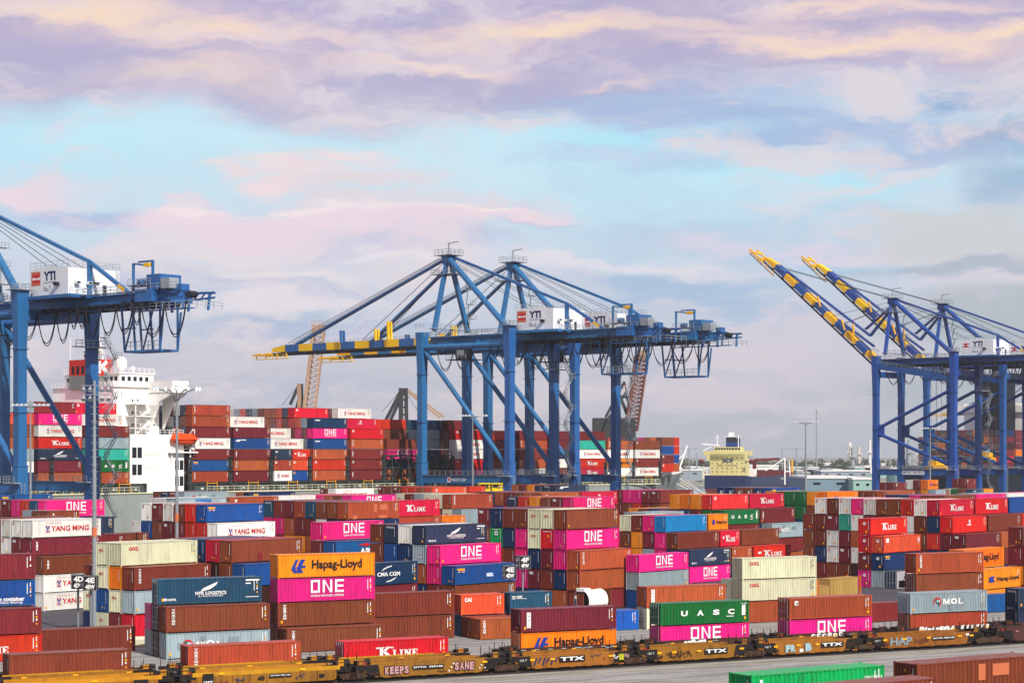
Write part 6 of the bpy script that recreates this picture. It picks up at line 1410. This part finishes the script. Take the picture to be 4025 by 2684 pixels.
# wooden crates on an orange flat rack at right
cw = empty('flat_rack', at(3213, 292), R(90 - B_)); tag(cw, 'orange flat rack loaded with wooden crates at right', 'flat rack'); ORF = CM['or']
m_ = MB(); m_.box(0, 0, .9, 12.1, 2.44, 1.3); m_.build('deck', [ORF], cw)
for xx in (0.0, 11.9):
    m_ = MB(); m_.box(xx, 0, 1.3, xx + .2, .2, 4.4); m_.box(xx, 2.24, 1.3, xx + .2, 2.44, 4.4); m_.box(xx, .2, 3.9, xx + .2, 2.24, 4.2); m_.box(xx, .2, 2.2, xx + .2, 2.24, 2.5); m_.build('end_frame', [ORF], cw)
m_ = MB(); m_.box(.4, .4, 0.02, 11.6, 2.0, .9); m_.build('trailer_bed', [RBK], cw)
WOOD = paint('crate_wood', '#b08a4e', .8, .3, scale=1.0, dirtcol='#6a4a24')
for k, (a, b_, h_) in enumerate(((.6, 3.4, 2.0), (3.6, 11.4, 2.9))):
    m_ = MB(); m_.box(a, .15, 1.32, b_, 2.3, 1.3 + h_)
    for j in range(int((b_ - a) / .8)): m_.box(a + .2 + j * .8, .1, 1.32, a + .34 + j * .8, .15, 1.3 + h_)
    m_.box(a - .03, .1, 1.25 + h_, b_ + .03, 2.34, 1.34 + h_); tag(m_.build('wooden_crate', [WOOD], None, cw.location, R(90 - B_)), ('smaller wooden crate at left end of orange flat rack', 'long wooden crate filling the orange flat rack')[k], 'crate', 'wooden crates on the orange rack')
# reefer beside the lowest right stack
p0 = at(3422, dist(2038, 4 * HC)) ; rp = p0 + EV(B_) * (-3 * 2.6) + LV(B_) * -.6
rf = empty('reefer_container', rp, R(90 - B_)); tag(rf, 'white reefer container with black cooling unit at right', 'container')
link('body', cmesh('bodyd', 12.192, 2.896, 'wh'), rf); link('frame', cmesh('frame', 12.192, 2.896, 'wh'), rf)
m_ = MB(); m_.box(.02, .16, .2, .1, 2.28, 2.8); m_.build('machinery_panel', [P['white']], rf)
m_ = MB(); m_.tube((.05, 1.22, .95), (-.02, 1.22, .95), .62, 8); m_.box(-.02, .4, .3, .03, 2.0, 1.4); m_.box(-.02, .5, 1.8, .03, 1.0, 2.2); m_.build('cooling_unit', [DKST], rf)
# concrete blocks
CONC = flat('pale_concrete', '#c4c2a8', .85)
for k, (px, d, w) in enumerate(((336, 236, 1.6), (352, 236, 3.6), (452, 237, 1.4), (550, 236, 1.7))):
    m_ = MB(); m_.box(-w / 2, -.5, 0, w / 2, .5, .9); m_.quad([(-w/2, -.5, .9), (w/2, -.5, .9), (w/2 - .1, -.2, 1.25), (-w/2 + .1, -.2, 1.25)]); m_.quad([(-w/2, .5, .9), (w/2, .5, .9), (w/2 - .1, .2, 1.25), (-w/2 + .1, .2, 1.25)]); m_.quad([(-w/2 + .1, -.2, 1.25), (w/2 - .1, -.2, 1.25), (w/2 - .1, .2, 1.25), (-w/2 + .1, .2, 1.25)])
    tag(m_.build('concrete_block', [CONC], None, at(px, d), R(20)), ('pale concrete block below the 4D sign', 'long pale concrete block left of the big mast foot', 'pale concrete block right of the big mast foot', 'pale concrete block left of the dark doors stack')[k], 'block')
# mooring lines
x_ = None
for k, (a, b) in enumerate((((2672, 1880, 668), (2905, 1985, 640)), ((2672, 1890, 668), (2880, 1985, 638)), ((2700, 1886, 690), (2850, 1960, 640)), ((2660, 1900, 660), (2925, 1990, 645)))):
    p_ = at(a[0], a[2], a[1]); q_ = at(b[0], b[2], b[1]); m_ = MB(); pts = []
    for i in range(9): t = i / 8; v = p_.lerp(q_, t); v.z -= 1.4 * math.sin(math.pi * t); pts.append(v)
    m_.chain(pts, .14, 5); tag(m_.build('mooring_line', [HULLW]), 'pale mooring line running down from the ship bow', 'mooring line', 'mooring lines of the big ship')
# ================================================================ daylight and sky
SUN_AZ, SUN_EL = 31.0, 40.0     # sun behind the camera, to the right
sv = Vector((math.sin(R(SUN_AZ)) * math.cos(R(SUN_EL)), -math.cos(R(SUN_AZ)) * math.cos(R(SUN_EL)), math.sin(R(SUN_EL))))
sun = bpy.data.lights.new('sun', 'SUN'); sun.energy = 4.8; sun.angle = R(.53); sun.color = (1.0, .95, .87)
so = bpy.data.objects.new('sun', sun); COL.objects.link(so); so.rotation_euler = (-sv).to_track_quat('-Z', 'Y').to_euler(); so.location = (100, -100, 200)
w = bpy.data.worlds.new('World'); scene.world = w; w.use_nodes = True; nt = w.node_tree; nt.nodes.clear(); Lk = nt.links.new
out = N(nt, 'ShaderNodeOutputWorld'); bg = N(nt, 'ShaderNodeBackground'); Lk(bg.outputs[0], out.inputs[0])
sky = N(nt, 'ShaderNodeTexSky'); sky.sky_type = 'NISHITA'; sky.sun_disc = False; sky.sun_elevation = R(SUN_EL); sky.sun_rotation = math.atan2(sv.x, sv.y)
tc = N(nt, 'ShaderNodeTexCoord'); sx = N(nt, 'ShaderNodeSeparateXYZ'); Lk(tc.outputs['Generated'], sx.inputs[0])
def mth(op, a, b=None, c=None, clamp=False):
    n = N(nt, 'ShaderNodeMath', operation=op); n.use_clamp = clamp
    for i, v in enumerate((a, b, c)):
        if v is None: continue
        if isinstance(v, (int, float)): n.inputs[i].default_value = v
        else: Lk(v, n.inputs[i])
    return n.outputs[0]
# direction -> bearing u and height v of the sky dome (in units of photo widths, 0..1 across, 0 at the horizon)
den = mth('MAXIMUM', mth('SQRT', mth('ADD', mth('MULTIPLY', sx.outputs[0], sx.outputs[0]), mth('MULTIPLY', sx.outputs[1], sx.outputs[1]))), .02)
az = mth('ARCTAN2', sx.outputs[0], sx.outputs[1]); el = mth('DIVIDE', sx.outputs[2], den)
U = mth('MULTIPLY', az, F / 4025.0); V = mth('MULTIPLY', el, F / 4025.0)       # U -0.5..0.5 , V 0..0.44 in the view
def comb(a, b, c=0.0):
    n = N(nt, 'ShaderNodeCombineXYZ')
    for i, v in enumerate((a, b, c)):
        if isinstance(v, (int, float)): n.inputs[i].default_value = v
        else: Lk(v, n.inputs[i])
    return n.outputs[0]
def noise(su, sv_, detail=5, rough=.55, off=0.0, dist=0.0, u=None, v=None):
    n = N(nt, 'ShaderNodeTexNoise'); n.inputs['Scale'].default_value = 1; n.inputs['Detail'].default_value = detail; n.inputs['Roughness'].default_value = rough; n.inputs['Distortion'].default_value = dist
    Lk(comb(mth('MULTIPLY_ADD', u or U, su, off), mth('MULTIPLY_ADD', v or V, sv_, off * .7), off), n.inputs['Vector']); return n.outputs[0]
wu = mth('MULTIPLY', mth('SUBTRACT', noise(6, 10, 9, .6, off=3.1), .5), .20); wv = mth('MULTIPLY', mth('SUBTRACT', noise(7, 18, 9, .6, off=7.7), .5), .085)
UW = mth('ADD', U, wu); VW = mth('ADD', V, wv)
def sm(x, a, b):
    n = N(nt, 'ShaderNodeMapRange'); n.interpolation_type = 'SMOOTHSTEP'; n.inputs['From Min'].default_value = a; n.inputs['From Max'].default_value = b; Lk(x, n.inputs['Value']); return n.outputs[0]
def blob(px, py, rx, ry, tilt=0.0, u=None, v=None):
    """soft patch of cloud centred on a bearing and height, 1 inside to 0 outside"""
    cu, cv = (px - CX) / 4025, (YH - py) / 4025; du = mth('SUBTRACT', u or UW, cu); dv = mth('SUBTRACT', v or VW, cv)
    if tilt: dv = mth('SUBTRACT', dv, mth('MULTIPLY', du, tilt))
    x_, y_ = mth('DIVIDE', du, rx / 4025), mth('DIVIDE', dv, ry / 4025)
    return mth('POWER', 2.718, mth('MULTIPLY', mth('ADD', mth('MULTIPLY', x_, x_), mth('MULTIPLY', y_, y_)), -1.0))
def mixc(f, a, b):
    n = N(nt, 'ShaderNodeMix', data_type='RGBA'); n.clamp_factor = True
    for k, v in (('Factor', f), ('A', a), ('B', b)):
        if isinstance(v, (int, float)): n.inputs[k].default_value = v
        elif isinstance(v, str): n.inputs[k].default_value = lin(v)
        else: Lk(v, n.inputs[k])
    return n.outputs['Result']
ramp = N(nt, 'ShaderNodeValToRGB'); e = ramp.color_ramp.elements
Lk(mth('MULTIPLY', mth('ADD', V, mth('MULTIPLY', wv, .6)), 1 / .6), ramp.inputs[0])
stops = [(.0, '#adb8c2'), (.06, '#b6bcc8'), (.15, '#c0c0ce'), (.24, '#bcc8d8'), (.33, '#bfd3e2'), (.44, '#c2deea'), (.52, '#bcdfec'), (.58, '#b8d0e4'), (.66, '#b3aecd'), (.80, '#b1a6c6'), (1.0, '#a79fc0')]
e[0].position, e[0].color = stops[0][0], lin(stops[0][1]); e[1].position, e[1].color = stops[-1][0], lin(stops[-1][1])
for p_, c_ in stops[1:-1]: q = e.new(p_); q.color = lin(c_)
col = ramp.outputs[0]
streak = noise(4, 26, 10, .6, off=11.0, u=UW, v=VW); puff = noise(11, 30, 10, .62, off=21.0, u=UW, v=VW); wisp = noise(3, 40, 10, .7, off=31.0, dist=.4)
def layer(col, blobs, colour, amt=1.0, tex=None, lo=.12, hi=.9, k=1.6, soft=True):
    s = None
    for b in blobs: m = blob(*b); s = m if s is None else mth('MAXIMUM', s, m)
    if tex is not None: s = mth('MULTIPLY', s, mth('MULTIPLY_ADD', mth('SUBTRACT', tex, .5), k * 2, 1.0))
    return mixc(mth('MULTIPLY', sm(s, lo, hi), amt), col, colour)
# clear cyan gaps
col = layer(col, [(250, 610, 420, 130), (3150, 690, 800, 130), (2500, 560, 420, 60)], '#a8e2f2', .8)
col = layer(col, [(700, 560, 700, 120), (1800, 640, 700, 150), (2700, 800, 700, 110)], '#c4e6f0', .7)
col = layer(col, [(2500, 640, 500, 60)], '#b4c4e0', .5, puff)
# blue grey bank right of the middle
col = layer(col, [(2700, 420, 750, 110, -.05), (3300, 520, 700, 90), (2200, 380, 500, 60), (3650, 620, 420, 70)], '#9db2d6', .88, wisp, .2, .9, .8)
col = layer(col, [(3960, 360, 330, 80), (3800, 420, 260, 50)], '#4c95ca', .85); col = layer(col, [(4000, 560, 300, 90), (3950, 760, 220, 130)], '#7ea6c6', .75)
col = layer(col, [(3900, 560, 300, 40)], '#b3aac6', .5, puff)
col = layer(col, [(430, 840, 320, 45, -.1), (620, 890, 260, 36), (1000, 930, 300, 30)], '#94c0de', .65, puff); col = layer(col, [(300, 860, 260, 50)], '#9fb2d6', .6, puff)
col = layer(col, [(2560, 1130, 420, 60), (2950, 1260, 260, 44), (2700, 1200, 400, 40)], '#9ab6d6', .75, wisp, .15, .9, .8); col = layer(col, [(3150, 1070, 300, 40)], '#9cc6e4', .6, puff)
col = layer(col, [(1000, 1150, 500, 46), (1150, 1270, 600, 44), (650, 1130, 400, 40)], '#9fb2d2', .75, wisp, .15, .9, .8)
# lavender deck over the top, with lit peach ribs
col = layer(col, [(350, 250, 900, 230), (1300, 300, 1000, 190), (2100, 220, 900, 170), (3300, 140, 1300, 180)], '#b2a9c6', .85, wisp, .1, .7, .6)
def field(bl, gain, tex):
    t_ = None
    for b in bl: m = blob(*b); t_ = m if t_ is None else mth('MAXIMUM', t_, m)
    return mth('ADD', tex, mth('MULTIPLY', t_, gain))
deck = sm(mth('ADD', V, mth('MULTIPLY', wv, .8)), .325, .40)
f1 = noise(2.4, 13, 13, .6, off=51.0, dist=.5, u=UW, v=VW); f2 = noise(3.6, 24, 13, .62, off=61.0, dist=.8, u=UW, v=VW)
rib = field([(800, 150, 700, 90), (300, 70, 420, 70), (820, 320, 520, 80), (1500, 430, 480, 34), (100, 400, 240, 40), (2300, 120, 900, 60), (3300, 200, 800, 60), (3400, 60, 700, 40), (3950, 170, 300, 50), (1700, 240, 420, 34), (3450, 370, 280, 26), (2450, 340, 240, 18)], .26, mth('MULTIPLY_ADD', f1, .55, mth('MULTIPLY', f2, .45)))
gap = field([(400, 300, 500, 60), (1500, 60, 420, 60), (1900, 330, 500, 50), (2700, 260, 500, 40), (1200, 190, 300, 30)], -.12, rib)
col = mixc(mth('MULTIPLY', mth('MULTIPLY', sm(gap, .43, .82), deck), .95), col, '#e2c8d2')
col = mixc(mth('MULTIPLY', mth('MULTIPLY', sm(field([(640, 300, 420, 90), (400, 110, 420, 80), (1000, 330, 460, 60), (2250, 150, 700, 46), (3300, 215, 460, 36, .06), (3750, 190, 420, 50)], .1, gap), .5, .95), deck), .95), col, '#f1d6bf')
col = mixc(mth('MULTIPLY', mth('MULTIPLY', sm(field([(560, 340, 260, 60), (350, 130, 260, 50), (2300, 150, 420, 30), (1900, 130, 300, 30)], .12, gap), .64, 1.05), deck), .85), col, '#f6deb2')
col = mixc(mth('MULTIPLY', mth('MULTIPLY', sm(gap, .5, .34), deck), .5), col, '#a39fc4')
veil = noise(3.2, 9, 8, .62, off=41.0, u=UW, v=VW)
col = mixc(mth('MULTIPLY', mth('MULTIPLY', sm(veil, .42, .68), sm(V, .38, .22)), .5), col, '#d2cfdc'); col = mixc(mth('MULTIPLY', mth('MULTIPLY', sm(veil, .52, .3), sm(V, .36, .2)), .45), col, '#a4b8d2')
# single puff, the long bank of lit cloud and the ragged bits under it
g1 = noise(5.5, 17, 13, .62, off=71.0, dist=.6, u=UW, v=VW)
def cloud_at(col, bl, lo, hi, c, amt, gain=.42): return mixc(mth('MULTIPLY', sm(field(bl, gain, g1), lo, hi), amt), col, c)
col = cloud_at(col, [(1650, 950, 560, 50), (1150, 990, 320, 44), (2150, 880, 240, 26), (450, 850, 300, 30)], .5, .95, '#b3b8d8', .75)
puffs = [(1130, 655, 290, 76), (1330, 600, 190, 50), (980, 665, 190, 34), (1130, 725, 150, 50)]
bank = [(110, 775, 230, 52), (820, 860, 280, 66), (1350, 885, 540, 62), (1900, 855, 460, 46), (2130, 860, 220, 32), (1000, 930, 300, 50)]
rag = [(760, 1015, 380, 44), (1080, 1098, 320, 24), (1010, 1190, 330, 36), (1600, 1010, 280, 22), (2400, 1040, 420, 34)]
col = cloud_at(col, puffs, .48, .9, '#ecd6d8', .95); col = cloud_at(col, bank, .46, .88, '#e8d2db', .97); col = cloud_at(col, rag, .48, .95, '#e6dce2', .85)
col = cloud_at(col, [(1080, 630, 200, 34), (1360, 590, 110, 26)], .55, 1.0, '#f3dcd2', .8); col = cloud_at(col, [(820, 830, 200, 24), (1300, 845, 460, 22), (1900, 835, 280, 16)], .55, 1.0, '#f3e4e2', .75)
col = cloud_at(col, [(2800, 945, 280, 36), (3150, 965, 320, 34), (3300, 1010, 420, 28), (3550, 1000, 260, 34)], .5, 1.0, '#dccfde', .85)
col = cloud_at(col, [(3850, 920, 320, 60), (3700, 985, 280, 46), (3960, 980, 220, 70)], .48, .9, '#c6cacb', .9); col = layer(col, [(3800, 1090, 500, 50)], '#98a8ba', .7, puff)
# lower haze
col = layer(col, [(3000, 1400, 420, 100), (2700, 1550, 360, 60), (3200, 1290, 260, 50)], '#d2cad4', .8, puff, .12, .95, 1.2); col = layer(col, [(1500, 1400, 800, 90), (700, 1380, 500, 60)], '#c4c4d0', .55, puff); col = layer(col, [(3800, 1300, 520, 130), (3900, 1550, 560, 130)], '#9dacb6', .75)
col = mixc(mth('MULTIPLY', sm(V, .05, .0), .4), col, '#aeb8c2')
gr = N(nt, 'ShaderNodeMix', data_type='RGBA', blend_type='SOFT_LIGHT'); gr.inputs['Factor'].default_value = .12; Lk(col, gr.inputs['A']); Lk(mixc(wisp, '#3a3a40', '#c8c4c0'), gr.inputs['B'])
cloud = gr.outputs['Result']
# the dome above the picture: Nishita blue seen between the same clouds
skym = N(nt, 'ShaderNodeVectorMath', operation='SCALE'); Lk(sky.outputs[0], skym.inputs[0]); skym.inputs['Scale'].default_value = .10
clm = N(nt, 'ShaderNodeVectorMath', operation='SCALE'); Lk(cloud, clm.inputs[0]); clm.inputs['Scale'].default_value = 1.0
fin = N(nt, 'ShaderNodeMix', data_type='RGBA'); fin.inputs['Factor'].default_value = .93; Lk(skym.outputs[0], fin.inputs['A']); Lk(clm.outputs[0], fin.inputs['B'])
Lk(fin.outputs['Result'], bg.inputs[0]); bg.inputs[1].default_value = 1.06
vs = scene.view_settings; vs.view_transform = 'Standard'; vs.look = 'None'; vs.exposure = 0.1; vs.gamma = 1.0; vs.use_curve_mapping = False
scene.cycles.max_bounces = 5; scene.cycles.diffuse_bounces = 2; scene.cycles.glossy_bounces = 2; scene.cycles.use_adaptive_sampling = True

# air: pale even haze over the whole harbour
hz = MB(); hz.box(-2600, -60, -9, 2600, 7600, 150); ho = hz.build('haze', []); ho['kind'] = 'stuff'; tag(ho, 'thin pale haze over the harbour', 'haze')
hm = bpy.data.materials.new('haze_air'); hm.use_nodes = True; hn = hm.node_tree; hn.nodes.clear(); hout = N(hn, 'ShaderNodeOutputMaterial'); hv = N(hn, 'ShaderNodeVolumePrincipled')
hv.inputs['Color'].default_value = lin('#f6f8fa'); hv.inputs['Density'].default_value = .00008; hv.inputs['Anisotropy'].default_value = .2; hn.links.new(hv.outputs[0], hout.inputs['Volume']); ho.data.materials.append(hm)
scene.cycles.volume_max_steps = 64; scene.cycles.volume_bounces = 0
